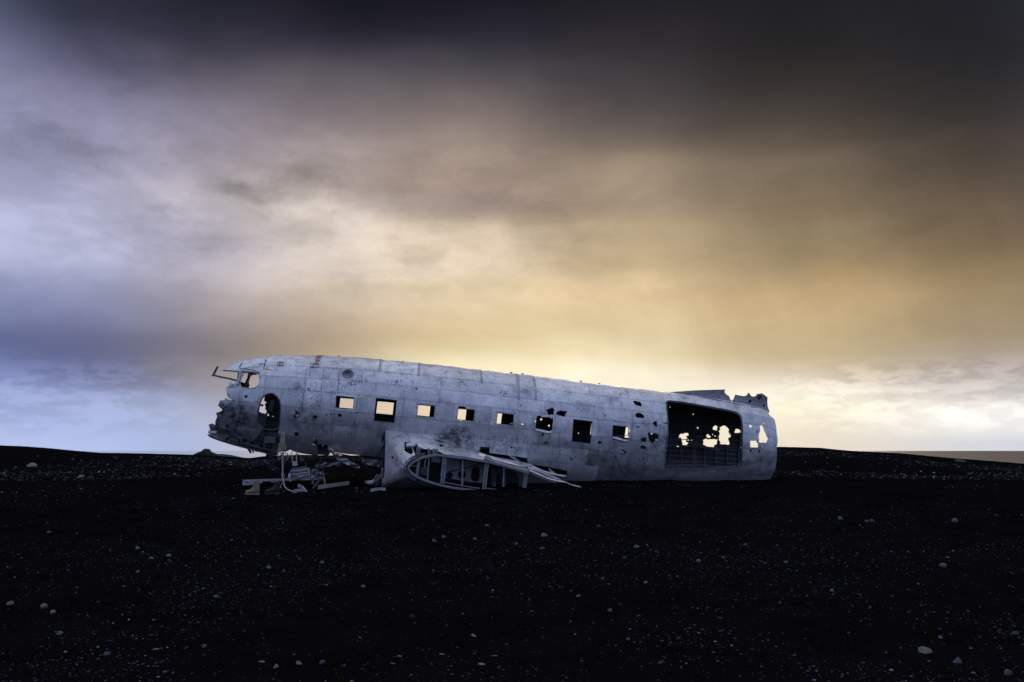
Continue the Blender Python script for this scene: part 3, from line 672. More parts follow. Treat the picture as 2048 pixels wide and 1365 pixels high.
for ri, (ta, tb, sl) in enumerate(rows):
    for s0, s1 in zip(sl, sl[1:]):
        if s1 - s0 < .05: continue
        rect = [(s0+GAP, ta*VS+GAP), (s1-GAP, ta*VS+GAP), (s1-GAP, tb*VS-GAP), (s0+GAP, tb*VS-GAP)]
        pts, tri = sheet(rect, holes, .10)
        if len(tri) < 2: continue
        off = random.uniform(0, .003)
        s, t = pts[:, 0], pts[:, 1]/VS
        ed = np.minimum(np.minimum(s-s0, s1-s), np.minimum(t*VS-ta*VS, tb*VS-t*VS))
        curl = .004*np.exp(-ed/.03)*np.sin(s*5+t*13)                 # edges lift a little
        so, si = surf(s, t, off+curl), surf(s, t, off+curl-.0045)
        for part in pieces(tri, len(pts)):
            if len(part) < 6: continue
            u, inv = np.unique(part, return_inverse=True)
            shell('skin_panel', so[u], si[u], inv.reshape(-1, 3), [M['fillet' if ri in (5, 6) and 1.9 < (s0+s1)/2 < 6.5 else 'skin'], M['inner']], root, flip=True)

# frames (rings) and stringers under the seams
def hull_strip(name, path, width, depth, along_t, inset=.006):
    """a flat section following the inside of the skin; each unbroken run is a piece of its own"""
    q = np.array(path); qq = q*np.array((1, VS)); bad = np.zeros(len(q), bool); lo, hi = qq.min(0), qq.max(0)
    for h in big_holes:
        if (h.max(0) < lo).any() or (h.min(0) > hi).any(): continue
        bad |= inside(h, qq)
    dw = np.array((width/2, 0)) if along_t else np.array((0, width/2/VS))
    L4 = [surf(*(q + w*dw).T, -d) for d in (inset, inset+depth) for w in (-1, 1)]
    V4 = np.stack(L4, 1); i = 0
    while i < len(q):
        if bad[i]: i += 1; continue
        j = i
        while j+1 < len(q) and not bad[j+1]: j += 1
        n = j-i+1
        if n >= 3:
            Fc = []
            for a in range(n-1):
                k = a*4
                for c, d in ((0, 1), (1, 3), (3, 2), (2, 0)): Fc.append((k+c, k+d, k+4+d, k+4+c))
            k = (n-1)*4; Fc += [(0, 2, 3, 1), (k, k+1, k+3, k+2)]
            obj(name, V4[i:j+1].reshape(-1, 3), Fc, M['metal2'], root)
        i = j+1
fs = []
for i in range(-1, 8): fs += [i*1.016+.29, i*1.016+.508, i*1.016+.726]
fs += [-2.9, -2.55, -2.1, -1.6, -1.25, -1.0] + list(np.arange(8.55, 11.3, .34))
for s in sorted(fs):
    hull_strip('frame_ring', [(s, t) for t in np.linspace(-PI+.02, PI-.02, 97)], .035, .055, True)
sarr = np.arange(-3.35, 11.7, .06)
for t in [tA, tB, tC, tD, tE, tF, tG, -tA, -tC, -tD, -tF] + [-t for t in np.arange(.35, 2.75, .118) if min(abs(t-q) for q in (tA, tC, tD, tF)) > .045]:
    hull_strip('stringer', [(s, t) for s in sarr], .045, .022, False, .0055)
for ri, (ta, tb, sl) in enumerate(rows):                        # doubler strips behind the ring seams
    for s in sl[1:-1]:
        hull_strip('doubler_strip', [(s, t) for t in np.linspace(ta+.01, tb-.01, 9)], .06, .004, True, .0052)
# cabin floor of long planks, some gone
for k, yl in enumerate(np.arange(-.62, .65, .155)):
    s0 = random.uniform(-1.0, 1.0) if k < 6 else random.uniform(-2.3, -1.2); s1 = random.uniform(10.6, 11.3)
    mb = MB(); z0 = -.80 + random.uniform(-.02, .02)
    mb.bar([(s0, yl, z0), (s0+3, yl, z0), (s1-2.5, yl+random.uniform(-.02, .02), z0+.01), (s1, yl+random.uniform(-.05, .05), z0 + random.uniform(-.02, .05))], .145, .02)
    mb.build('floor_plank', M['metal2'], root)
# loose longerons hanging inside the cargo bay
mb = MB(); mb.bar([P(1372,882,.9), P(1392,889,.8), P(1425,899,.6), P(1440,901,.5)], .03, .06); mb.build('loose_longeron', M['metal2'], root)
mb = MB(); mb.bar([P(1332,926,-.2), P(1390,925,.3), P(1440,925,.3), P(1476,934,-.6)], .04, .02); mb.bar([P(1332,931,-.5), P(1400,930,-.4), P(1470,935,-.8)], .04, .02); mb.build('loose_longeron', M['metal2'], root)
mb = MB(); mb.bar([P(1335,891,.8), P(1400,892,.85), P(1436,898,.8)], .03, .03); mb.bar([P(1338,880,.9), P(1410,878.5,.95)], .02, .02); mb.build('loose_longeron', M['metal2'], root)

# cargo door jamb: a rounded lip round the opening
def lip(pts, w, d, name, mat):
    q = [surf(*H(a, b), -.012) for a, b in pts]; q.append(q[0])
    mb = MB(); mb.bar(q, w, d, up=(0, 1, 0)); return mb.build(name, mat, root)
lip([(1332,807),(1334,803.5),(1338,802.5),(1365,805),(1395,809.5),(1430,816),(1460,821),(1472,824.5),(1479,829),(1483,836),(1484.5,846),(1485,880),(1484.5,905),(1483,925),(1481,930),(1475,934),(1440,937.5),(1390,939.5),(1340,939.5),(1333.5,937),(1330,930),(1332,900),(1335.5,872),(1335.5,845),(1333.5,820)], .05, .03, 'cargo_door_frame', M['metal2'])
lip([(520.5,806),(523,799),(528,792),(534.5,788),(541,786.5),(547.5,788),(554,793.5),(559,801),(561,810),(560.5,825),(559,842),(557,858),(545,862),(520,858),(515,851),(515,838),(516,822)], .03, .03, 'crew_door_frame', M['metal2'])
lip([(486.5,746),(496,744.5),(508,745),(514,747),(518,750),(519.5,757),(518.5,766),(515,772.5),(509,776.5),(503,777.5),(492,776.5),(484,775.5),(480,772.5),(478.5,769),(482,757)], .03, .025, 'cockpit_window_frame', M['skin'])
for q in ([(672,791.5),(709,795.5),(706.5,818.5),(671,815.5)], [(752,796),(794,800.5),(789,846.5),(747,842)], [(836,808),(870.5,812),(868,835),(833.8,831.5)], [(933,818.5),(950,820),(947.5,843),(913.5,839.5),(916,817)],
          [(995,825),(1028,829),(1026.5,851),(992,848)], [(1146.5,838.5),(1185,843),(1181,888),(1143,883.5)], [(1225.5,850.5),(1257.5,854.5),(1256.5,872),(1224.5,873.5)]):
    c = np.mean(q, 0); rr_ = []
    for a, b in q:                                                     # clipped corners
        v = np.array((a, b)); i = [tuple(z_) for z_ in q].index((a, b)); p0 = np.array(q[i-1]); p1 = np.array(q[(i+1) % len(q)])
        rr_ += [v + (p0-v)/np.linalg.norm(p0-v)*2.0, v + (p1-v)/np.linalg.norm(p1-v)*2.0]
    lip([tuple(c + (p-c)*.985) for p in rr_], .016, .03, 'window_frame', M['metal2'])
for (a, b) in ((1332, 846), (1329, 902)):                             # door hinges
    p = surf(*H(a, b), .01); mb = MB(); mb.bar([p + (-.10, 0, .0), p + (.03, -.01, 0), p + (.06, 0, 0)], .035, .03, taper=[.3, 1.1, .9]); mb.build('door_hinge', M['metal'], root)
# porthole dish and ring
def ring_at(s, t, r, off, n=28): return [surf(s + r*math.cos(2*PI*k/n), t + r*math.sin(2*PI*k/n)/VS, off) for k in range(n)]
def porthole():
    V = []; Fc = []; n = 28
    for r, off in ((.155, .002), (.150, .016), (.128, .016), (.122, -.02), (.10, -.045), (.05, -.055), (.002, -.058)): V += ring_at(PS, PT, r, off)
    for i in range(6):
        for j in range(n): Fc.append((i*n+j, i*n+(j+1) % n, i*n+n+(j+1) % n, i*n+n+j))
    o = obj('porthole', V, Fc, M['metal'], root, True)
    mb = MB()
    c = surf(PS, PT, -.045)
    mb.bar([c + (-.06, 0, .05), c + (.05, 0, .06)], .02, .03); mb.bar([c + (.05, -.01, -.03), c + (.09, -.01, -.02)], .03, .03); mb.bar([c + (-.02, -.02, -.075), c + (.01, -.02, -.075)], .03, .03)
    mb.build('clip', M['rust'], o)
porthole()

# dark screw heads along the access panel, wing fillet and window frames
def rivets(pts_px, r=.013):
    V = []; Fc = []
    for (a, b) in pts_px:
        s, t = H(a, b)
        if in_hole(s, t): continue
        n = len(V); rr = r*random.uniform(.75, 1.2)
        V += [surf(s + rr*math.cos(2*PI*k/6), t + rr*math.sin(2*PI*k/6)/VS, .004) for k in range(6)] + [surf(s, t, .009)]
        Fc += [(n+(k+1) % 6, n+k, n+6) for k in range(6)]
    return V, Fc
def line_px(a, b, n): return [(a[0]+(b[0]-a[0])*k/(n-1), a[1]+(b[1]-a[1])*k/(n-1)) for k in range(n)]
rp = line_px((615,736),(683,739.5),14) + line_px((614,740),(609,768),9) + line_px((648,742),(642,780),10) + line_px((678,746),(675,785),10) + line_px((610,781),(676,788),13)
rp += line_px((607,790),(602,830),10)
fil = [(862,871.5),(870,870),(880,868.5),(890,868),(900,868),(912,868.5),(925,869.5),(945,871),(965,872.5),(985,874),(1010,876.5),(1035,879.5),(1060,883.5),(1085,889),(1110,893),(1140,899.5),(1165,906),(1190,913),(1210,921)]
fx = np.array(fil); kk = np.concatenate([[0], np.cumsum(np.hypot(*np.diff(fx, axis=0).T))])
rp += [(np.interp(d, kk, fx[:, 0]), np.interp(d, kk, fx[:, 1])) for d in np.arange(0, kk[-1], 7.2)]
for (x0, y0, x1, y1, x2, y2, x3, y3) in ((836,808,870.5,812,868,835,833.8,831.5), (995,825,1028,829,1026.5,851,992,848)):
    rp += line_px((x0-1, y0-2), (x1+1, y1-2), 7) + line_px((x1+2, y1), (x2+2, y2), 5) + line_px((x3, y3+2), (x2, y2+2), 6) + line_px((x3-2, y3), (x0-2, y0), 4)
rp += line_px((1055,917),(1140,928),14) + line_px((1056,904),(1150,913),14)
V, Fc = rivets(rp); o = obj('rivet_heads', V, Fc, M['rust'], root); o['kind'] = 'stuff'
def rivet_rows():
    V = []; Fc = []
    def put(S, T):
        bad = np.zeros(len(S), bool); q = np.stack([S, T*VS], -1)
        for h in big_holes: bad |= inside(h, q)
        S, T = S[~bad], T[~bad]
        if len(S) == 0: return
        ring = [surf(S + .0065*math.cos(2*PI*k/5), T + .0065*math.sin(2*PI*k/5)/VS, .003) for k in range(5)] + [surf(S, T, .0065)]
        for i in range(len(S)):
            n = len(V); V.extend(r[i] for r in ring); Fc.extend((n+(k+1) % 5, n+k, n+5) for k in range(5))
    for ta, tb, sl in rows[:7]:
        S = np.arange(-3.3, 11.6, .05)
        for o_ in (-.014, .014): put(S, np.full(len(S), tb + o_))
        for s0 in sl[1:-1]:
            T = np.arange(max(ta, 0)+.02, tb-.02, .036)
            for o_ in (-.02, .02): put(np.full(len(T), s0 + o_), T)
    o = obj('rivet_rows', V, Fc, M['metal2'], root); o['kind'] = 'stuff'
rivet_rows()
# small mast stubs along the roof line
for (a, h_) in ((1022,.03),(1045,.035),(1163,.03),(673,.02),(1200,.02),(803,.02)):
    s = P(a, 750, 0)[0]; zt = float(smooth_interp(s, ST, ZT)); mb = MB(); mb.bar([(s, 0, zt-.02), (s, 0, zt+h_)], .06, .03); mb.build('roof_fitting', M['metal2'], root)
# broad repair straps round the roof
for (x0, y0, y1) in ((761.5,721,744),(838,729,753),(962,743,767),(1035,752,800),(1068,757,800)):
    sA, tA_ = H(x0, y0); _, tB_ = H(x0, y1); V = []; Fc = []
    tt = np.linspace(0.0, tB_, 10)
    for t in tt: V += [surf(sA-.024, t, .0055), surf(sA+.024, t, .0055)]
    for i in range(9): Fc.append((i*2, i*2+1, i*2+3, i*2+2))
    obj('roof_strap', V, Fc, M['metal'], root, True)
# small hatch handles on the crown
for (x0, y0, x1, y1) in ((621,728,637,735),(555,724,567,731)):
    q = [surf(*H(x0, y0), .006), surf(*H(x1, y0+1), .006), surf(*H(x1, y1), .006), surf(*H(x0, y1), .006)]
    mb = MB(); mb.bar(q + [q[0]], .012, .008, up=(0, 1, 0)); mb.build('hatch_rim', M['metal2'], root)
    mb = MB(); mb.bar([surf(*H((x0*2+x1)/3, y1-1), .008), surf(*H((x0*2+x1)/3+.5, y0+1), .008), surf(*H(x1-1, y0+1.5), .008)], .02, .01, up=(0, 1, 0)); mb.build('hatch_handle', M['rust'], root)
# scratched tally marks between the last two windows
def scratch(strokes):
    for ln in strokes:
        q = [surf(*H(a, b), .0065) for a, b in ln]; mb = MB(); mb.bar(q, .011, .002, up=(0, 1, 0)); mb.build('scratched_mark', M['scratch'], root)
scratch([[(1191,822),(1195,831),(1199,839.5)], [(1199,839.5),(1203,832)], [(1203,832),(1208,838),(1214,829)], [(1220,823),(1219.5,839)], [(1225.5,825),(1225,841)], [(1238,826),(1237.5,842)], [(1237.5,842),(1246,842.5)], [(1249,828),(1248.5,841)], [(1137,802),(1137,808),(1142,808.5)], [(1255,788),(1259,799)], [(1216,782),(1222,797)]])
# chromate-green patches where the skin was peeled back under a window
def patch(pts, mat, name, off=.005):
    st2 = unroll(HP(pts)); pts2, tri = sheet(st2, holes, .05); s, t = pts2[:, 0], pts2[:, 1]/VS
    return shell(name, surf(s, t, off), surf(s, t, off-.003), tri, [mat, mat], root, flip=True)
patch([(1084,868),(1090,867),(1099,866.5),(1102,871),(1101,877),(1092,878.5),(1086,876)], M['pale'], 'peeled_patch')
patch([(1096,866.5),(1099,867),(1102,872),(1101,877),(1088,878.5),(1090,877),(1097,875.5),(1099,871)], M['green'], 'primer_patch', .008)
patch([(1083,868),(1086,866.5),(1089,868),(1087,872),(1083,874)], M['rust'], 'scorched_patch', .009)
patch([(1087,884),(1094,882),(1098,886),(1095,889),(1089,888)], M['metal2'], 'peeled_patch', .006)
patch([(1086,888.5),(1093,889),(1091,891),(1086,890.5)], M['green'], 'primer_patch', .006)
# curled lips of torn skin standing off around the bigger holes
def curl(pts, lift, name='torn_flap', mat=None):
    """a tongue of sheet: base edge on the skin, tip bent out or in"""
    n = len(pts)//2; base, tip = pts[:n], pts[n:][::-1]; V = []; Fc = []
    for w in (0, .33, .66, 1):
        for (a, b), (c, d) in zip(base, tip): V.append(surf(*H(a+(c-a)*w, b+(d-b)*w), .006 + lift*w**1.6))
    for i in range(3):
        for j in range(n-1): Fc.append((i*n+j, i*n+j+1, i*n+n+j+1, i*n+n+j))
    o = obj(name, V, Fc, mat or M['skin'], root, True)
    md = o.modifiers.new('thickness', 'SOLIDIFY'); md.thickness = .004; return o
curl([(1071,857),(1080,859),(1090,861),(1098,863),(1104,861), (1105,865),(1098,866.5),(1090,866),(1081,863.5),(1071,861)], .05)
curl([(1224.5,873.5),(1237,875.5),(1248,879),(1256,880), (1256,883.5),(1248,883),(1237,880),(1225,877)], .04)
curl([(1240,901),(1240,909),(1246,911), (1251,908),(1246,902),(1242,900)], -.04)
curl([(587,819),(585,827),(586,835), (592,836),(591,829),(590,821)], -.06)
curl([(592,836.5),(596,835.5),(599,833), (597,827),(594,827),(592.5,827)], -.05, mat=M['metal'])
curl([(624.5,884),(626,878),(630,874.5), (634,880),(632,886),(629,890)], -.05)
curl([(1311,878),(1311,885), (1314,886),(1315,879)], .05, mat=M['pale'])
curl([(1137,914),(1141,914),(1145,919), (1143,924),(1140,921),(1136,919)], -.03)
curl([(1289,893),(1291.5,893),(1290,900), (1293,900.5),(1294,895),(1292,891.5)], .04)
curl([(558,884),(560,874),(556.5,866), (553,868),(554,876),(553,886)], -.12, mat=M['metal2'])
curl([(513,852),(515,858),(519.5,862),(519,867), (524,866),(524,860),(519,855),(516,850)], -.10)
# ragged nose: petals of sheet metal bent about
def petal(pts3, name='torn_flap', mat=None):
    pts3 = [np.asarray(p, float) for p in pts3]; c = sum(pts3)/len(pts3); V = pts3 + [c + np.array((0, -.03, .01))]; n = len(pts3)
    o = obj(name, V, [(i, (i+1) % n, n) for i in range(n)], mat or M['skin'], root)
    md = o.modifiers.new('thickness', 'SOLIDIFY'); md.thickness = .004; return o
petal([P(450,797,-.80), P(455,799,-.84), P(462,800.5,-.88), P(470,802,-.93), P(468,808,-.95), P(460,816,-.93), P(452,818,-.90), P(450,808,-.80)])
petal([P(441,801,-.72), P(447,801.5,-.78), P(450,803,-.82), P(450,816,-.86), P(444,818,-.84), P(436,811.5,-.70)], mat=M['metal2'])
petal([P(436,811.5,-.76), P(444,809,-.80), P(450,814,-.84), P(446,820,-.84), P(440,815,-.8)])
petal([P(459,766,-.86), P(462,763,-.84), P(470,765,-.90), P(476,768,-.93), P(470,776,-.93), P(457,775,-.88)])
petal([P(417,850,-.66), P(423,847.5,-.70), P(429,850,-.74), P(431,857,-.76), P(424,862,-.72), P(420,857,-.68)], mat=M['metal2'])
petal([P(417,867,-.60), P(424,861,-.68), P(434,863,-.74), P(432,868,-.74), P(422,871,-.66)])
# windscreen sill and broken centre post, cockpit posts
mb = MB(); mb.bar([P(479,763.5,-.93), P(460,758,-.55), P(446,755.5,-.25), P(427,751,.0)], .035, .045); mb.bar([P(426,752,.0), P(430,744,.0), P(436,733,.0)], .04, .05); mb.bar([P(423,752,.0), P(430,751,0)], .03, .03)
mb.build('windscreen_sill', M['metal2'], root)
mb = MB(); mb.bar([P(481,743,-.90), P(479,754,-.93), P(475.5,769,-.95)], .05, .075, up=(0, 1, 0)); mb.build('windscreen_post', M['skin'], root)
mb = MB(); mb.bar([P(500,745,.55), P(498,755,.70), P(492,768,.78), P(490,778,.80)], .06, .11, up=(0, 1, 0)); mb.build('windscreen_post', M['metal2'], root)
mb = MB(); mb.bar([P(446,741.5,-.3), P(462,742.5,-.6), P(481,744.5,-.88), P(500,744.5,-.98), P(519,746,-1.02)], .03, .03); mb.build('roof_edge_rail', M['metal2'], root)
# torn seam across the cockpit roof and open lap joints
for pl in ([(488,719.5),(484,726),(481,731),(479,735),(481,738)], [(528,728),(522,729),(517,729.5)], [(533,713.5),(531,722),(528,733),(527,741)], [(528,739),(536,740),(545,742)], [(480,737.5),(492,739),(505,741),(514,743)]):
    q = [surf(*H(a, b), .0055) for a, b in pl]; mb = MB(); mb.bar(q, .022, .004, up=(0, 1, 0), taper=[.4] + [1.0]*(len(q)-2) + [.4]); mb.build('split_seam', M['rust'], root)
# keel strip and ragged belly structure under the nose
q = [(417,867),(424,870.5),(440,876.5),(468,885),(500,893.5),(530,901),(552,907)]
mb = MB(); mb.bar([P(a, b+3, -.15) for a, b in q], .5, .05, taper=[.5,.8,.9,1,1,1,1]); mb.build('keel_plate', M['metal2'], root)
mb = MB(); mb.bar([P(a, b-2.5, -.55) for a, b in q], .03, .035); mb.build('keel_rail', M['metal2'], root)
for (a, b, c, d) in ((455,873,452,882),(480,877,478,888),(505,881,503,893),(526,872,527,899),(541,870,542,903)):
    mb = MB(); mb.bar([P(a, b, -.75), P(c, d, -.45)], .04, .04); mb.build('belly_rib', M['metal2'], root)
# equipment box and clutter in the crew doorway
def box(name, c, hx, hy, hz, mat, parent=root, rz=0.0, bev=.01):
    bm = bmesh.new(); bmesh.ops.create_cube(bm, size=1)
    for v in bm.verts: v.co = (v.co.x*2*hx, v.co.y*2*hy, v.co.z*2*hz)
    bmesh.ops.bevel(bm, geom=bm.edges[:], offset=bev, segments=2, affect='EDGES')
    R_ = Matrix.Rotation(rz, 3, 'Z')
    vv = [np.array(R_ @ v.co) + np.asarray(c) for v in bm.verts]; ff = [[v.index for v in f.verts] for f in bm.faces]; bm.free()
    return obj(name, vv, ff, mat, parent)
box('battery_box', P(646, 899, -.35), .17, .3, .13, M['inner'])
box('equipment_box', P(553, 889, -.5), .07, .3, .22, M['inner'])
box('equipment_box', P(541, 880, -.75), .14, .12, .085, M['metal2'])
mb = MB()
for yy in (866, 868, 870): mb.bar([P(520, yy, -.7), P(535, yy-1, -.6), P(556, yy+1, -.7)], .015, .015)
mb.build('floor_beam', M['metal2'], root)
mb = MB(); mb.bar([P(545,800,.1), P(543,812,.1), P(540,822,.0)], .10, .02, up=(0, 1, 0)); mb.build('hanging_flap', M['metal'], root)
mb = MB(); mb.bar([P(521,862,-.3), P(524,835,-.2), P(522,828,-.2)], .16, .03, up=(0, 1, 0)); mb.build('bulkhead_remnant', M['metal2'], root)

# dorsal fin stub: torn sheet faired into the crown
fin = [(1320,786),(1355,783.5),(1390,781.2),(1425,780),(1451,779.3),(1449.5,782),(1449,785),(1452,789),(1456,791.5),(1458.5,793),(1459,797),(1461,801),(1466,802.5),(1469,799),(1470,795),(1472,789.5),(1476,791),(1482,791.8),(1488,793),(1494,791.5),(1496.5,789),(1498,785.5),(1500,789),(1502,792),(1507,794.3),(1511,792.5),(1513,792.5),(1516,788),(1520,788),(1524,786.8),(1527,789.5),(1530,790.5),(1532,793.5),(1535,794),(1534.8,805),(1535,814),(1537,825),(1500,826),(1450,822),(1390,810),(1330,796)]
fholes = [[(1496,803),(1499,800),(1502,799.5),(1503,803),(1500,806.5),(1497,806)], [(1525,811),(1528,809),(1530,812),(1528,814.5),(1526,814)], [(1514,795),(1518,791),(1523,790.5),(1524,795),(1520,799),(1516,801)], [(1479,794),(1484,793.8),(1482,795.5)], [(1371,789),(1373,788),(1373,792),(1371.5,792)], [(1389,787.5),(1390.5,787.5),(1390.5,791)]]
def fin_build():
    f2 = lambda L_: [(lambda p: (p[0], p[2]))(P(a, b, -.03)) for a, b in L_]
    pts, tri = sheet(f2(fin), [f2(h) for h in fholes], .06)
    zt = smooth_interp(pts[:, 0], ST, ZT); up = np.clip((pts[:, 1]-zt)/.25, 0, 1)
    th_ = .012 + .06*(1-up)**3 + .004*np.sin(pts[:, 0]*9)*np.sin(pts[:, 1]*11)
    place = lambda p, y: np.stack([p[:, 0], y, p[:, 1]], -1)
    d = shell('dorsal_fin', place(pts, -th_-.02), place(pts, -th_-.015), tri, [M['fin'], M['inner']], root)
    pts, tri = sheet(f2(fin), [], .06); zt = smooth_interp(pts[:, 0], ST, ZT); up = np.clip((pts[:, 1]-zt)/.25, 0, 1); th_ = .012 + .06*(1-up)**3
    shell('far_skin', place(pts, th_+.01), place(pts, th_+.005), tri, [M['skin'], M['inner']], d, flip=True)
    q = []
    for a, b in ((1390,793),(1422,799),(1459,806),(1503,814.5),(1537,821.5)): q.append(surf(*H(a, b), .012))
    mb = MB(); mb.bar(q, .03, .012); mb.build('fin_fillet_strip', M['skin'], root)
fin_build()

# ------------------------------------------------------------------ wing stub
YR, YT = -1.05, -3.05                                # at the hull, at the broken end
Rpx = [(1150,958),(1060,928),(968,908),(900,884.5),(850,871),(812,863.5),(792,860.5),(773,858),(771,880),(770,910),(769,940),(767,965),(768,977),(800,982),(850,984),(900,986)]
Tpx = [(1150,974),(1060,945.5),(968,922),(915,912.5),(868,909.5),(832,916),(820,922.5),(813.5,928),(811,932),(810.5,936),(812,940.5),(818,947.5),(830,955),(865,966.5),(905,975),(970,983)]
RY = [-1.05]*8 + [-1.45,-1.8,-1.95,-1.85,-1.6,-1.5,-1.4,-1.3]
RP = np.array([P(a, b, y) for (a, b), y in zip(Rpx, RY)]); TP = np.array([P(a, b, YT) for a, b in Tpx])
KN = np.arange(len(RP), dtype=float)
def wsurf(k, w):
    k = np.asarray(k, float); w = np.asarray(w, float)[..., None]
    A = np.stack([smooth_interp(k, KN, RP[:, j]) for j in range(3)], -1); B = np.stack([smooth_interp(k, KN, TP[:, j]) for j in range(3)], -1)
    return A*(1-w) + B*w + .0*w
_gk, _gw = np.meshgrid(np.linspace(0, 15, 301), np.linspace(0, 1, 81)); _gp = wsurf(_gk.ravel(), _gw.ravel())
_gwld = _gp @ HM.T + HO - EYEV
_yf = _gwld[:, 1]*ct + _gwld[:, 2]*st_; _gx = CX + F*_gwld[:, 0]/_yf; _gy = CY - F*(-_gwld[:, 1]*st_ + _gwld[:, 2]*ct)/_yf
def W_(px, py):
    i = int(np.argmin((_gx-px)**2 + (_gy-py)**2)); return float(_gk.ravel()[i]), float(_gw.ravel()[i])
def wp(pts): return [W_(a, b) for a, b in pts]
def wing():
    spar = MB()
    for (a, b, yl) in (((889,908),(884,968),-2.0), ((974,918),(968,982),-2.0)): pass
    # main spar web seen inside, carries the whole stub
    f2 = lambda L_, y: [(lambda p: (p[0], p[2]))(P(a, b, y)) for a, b in L_]
    def plate(name, out, hs, yl, th, mat, parent):
        pts, tri = sheet(f2(out, yl), [f2(h, yl) for h in hs], .08)
        return shell(name, np.stack([pts[:, 0], np.full(len(pts), yl), pts[:, 1]], -1), np.stack([pts[:, 0], np.full(len(pts), yl+th), pts[:, 1]], -1), tri, [mat, mat], parent)
    circ = lambda x, y, rx, ry=None, n=14: [(x + rx*math.cos(2*PI*k/n), y + (ry or rx)*math.sin(2*PI*k/n)) for k in range(n)]
    slot = [(943,940),(946,935),(952,933.5),(957,935),(959.5,940),(959.5,955),(957,962),(951,964),(945,962),(941.5,957)]
    rib = plate('wing_stub', [(889,914),(930,916),(967,924),(965,966),(945,965),(915,960),(889,956)], [circ(899,951,7), circ(924,950,8.5), slot, [(919,917),(929,918),(928,931),(920,930)]], -2.3, .02, M['metal'], root)
    rib['label'] = 'broken wing root stub with open ribbed end'
    sub = lambda mb, n, m: mb.build(n, m, rib)
    plate('inner_rib', [(980,925),(1000,928),(1052,944),(1050,975),(1038,976),(1038,958),(1030,946),(1020,945),(1014,950),(1013,960),(1011,976),(1003,976),(1003,955),(998,945),(994,948),(992,958),(992,976),(985,976)], [], -2.2, .02, M['metal2'], rib)
    plate('rear_bulkhead', [(820,915),(888,910),(970,925),(1060,945),(1120,965),(1120,985),(960,986),(870,972),(820,955)], [], -1.35, .02, M['inner'], rib)
    mb = MB(); mb.bar([P(896,944,-2.36), P(930,937,-2.36), P(965,926,-2.36)], .03, .035); sub(mb, 'rib_brace', M['metal2'])
    # skins
    def skin(name, k0, k1, w0, w1, hs, mat, off=0.0, step=.07):
        out = [(k0, w0), (k1, w0), (k1, w1), (k0, w1)]
        pts, tri = sheet(out, hs, step)
        if len(tri) == 0: return
        k, w = pts[:, 0], pts[:, 1]; e = 1e-3
        p = wsurf(k, w); nrm = np.cross(wsurf(np.clip(k+e, 0, 15), w)-wsurf(np.clip(k-e, 0, 15), w), wsurf(k, w+e)-wsurf(k, w-e)); nrm /= np.linalg.norm(nrm, axis=1)[:, None] + 1e-12
        dn = .010*np.sin(k*2.3+w*3.1)*np.sin(k*1.3-w*4.2+.5) - .05*np.exp(-(((k-9.6)/.6)**2 + ((w-.5)/.2)**2))*(name == 'leading_edge_skin')
        p = p + nrm*(off+dn)[:, None] if np.ndim(off+dn) else p
        return shell(name, p, p - nrm*.005, tri, [mat, M['inner']], rib)
    gap = wp([(811,884),(822,885),(832,887.5),(836,892),(838,895.5),(843,897),(850,899),(857,898.5),(868,900),(880,903),(886,907),(893,908.5)])
    gap = gap + [(3.0, 1.1), (4.95, 1.1)] + wp([(811,904)])
    legap = wp([(809,884),(822,885),(826,905),(822,909),(809,903)])
    slash = wp([(865,875),(872,879),(880,881),(889,882.5),(889,885),(880,884),(870,880.5)])
    dmg = wp([(877,890),(883,888),(887,891),(885,894.5),(880,894)])
    endgap = [(-.2, .0), (.5, .0), (.9, .25), (1.2, .6), (.8, .9), (1.0, 1.2), (-.2, 1.2)]
    skin('upper_skin', 1.0, 2.45, 0.02, 1, [endgap], M['skin'])
    skin('upper_skin', 2.46, 3.7, 0, 1, [gap, slash, dmg], M['skin'])
    skin('upper_skin', 3.71, 4.95, 0, 1, [gap, slash, dmg], M['skin'], .004)
    lh = [wp([(781.5,914),(785,912.5),(788,916),(786,918.5),(783,917)]), wp([(790.5,919),(793,917),(795,921.5),(793,922.5)]), wp([(800,908),(803.5,908),(803,910.5)])]
    skin('leading_edge_skin', 4.97, 12.2, 0, 1, lh + [legap], M['skin'], .002)
    skin('lower_skin', 12.22, 15, 0, 1, [], M['skin'])
    # bullet-shaped fairing behind the torn skin
    V = []; Fc = []; n = 14; c0, c1 = P(812, 893, -2.0), P(836, 892.5, -2.0); ax = c1-c0
    prof_ = [(0, .07), (.25, .085), (.5, .083), (.75, .065), (.92, .035), (1, .004)]
    for a, r in prof_:
        for j in range(n): V.append(c0 + ax*a + np.array((0, r*1.2*math.cos(2*PI*j/n), r*math.sin(2*PI*j/n))))
    for i in range(len(prof_)-1):
        for j in range(n): Fc.append((i*n+j, i*n+(j+1) % n, i*n+n+(j+1) % n, i*n+n+j))
    obj('bullet_fairing', V, Fc, M['bulb'], rib, True)
    # rim of the broken end: heavy flange top and bottom, doubled round the nose
    up_ = [(968,922.5),(945,918.5),(925,915),(905,912.5),(885,911),(868,911),(852,913.5),(838,918),(828,923.5),(820,930),(816.5,936)]
    lo_ = [(816.5,936),(819,941.5),(826,948.5),(836,955),(850,961),(866,966.5),(885,971.5),(905,975.5),(930,979),(968,982)]
    mb = MB(); mb.bar([P(a, b, YT-.02) for a, b in up_], .05, .045, up=(0, 1, 0)); sub(mb, 'upper_flange', M['metal'])
    mb = MB(); mb.bar([P(a, b, YT-.02) for a, b in lo_], .05, .04, up=(0, 1, 0)); sub(mb, 'lower_flange', M['metal'])
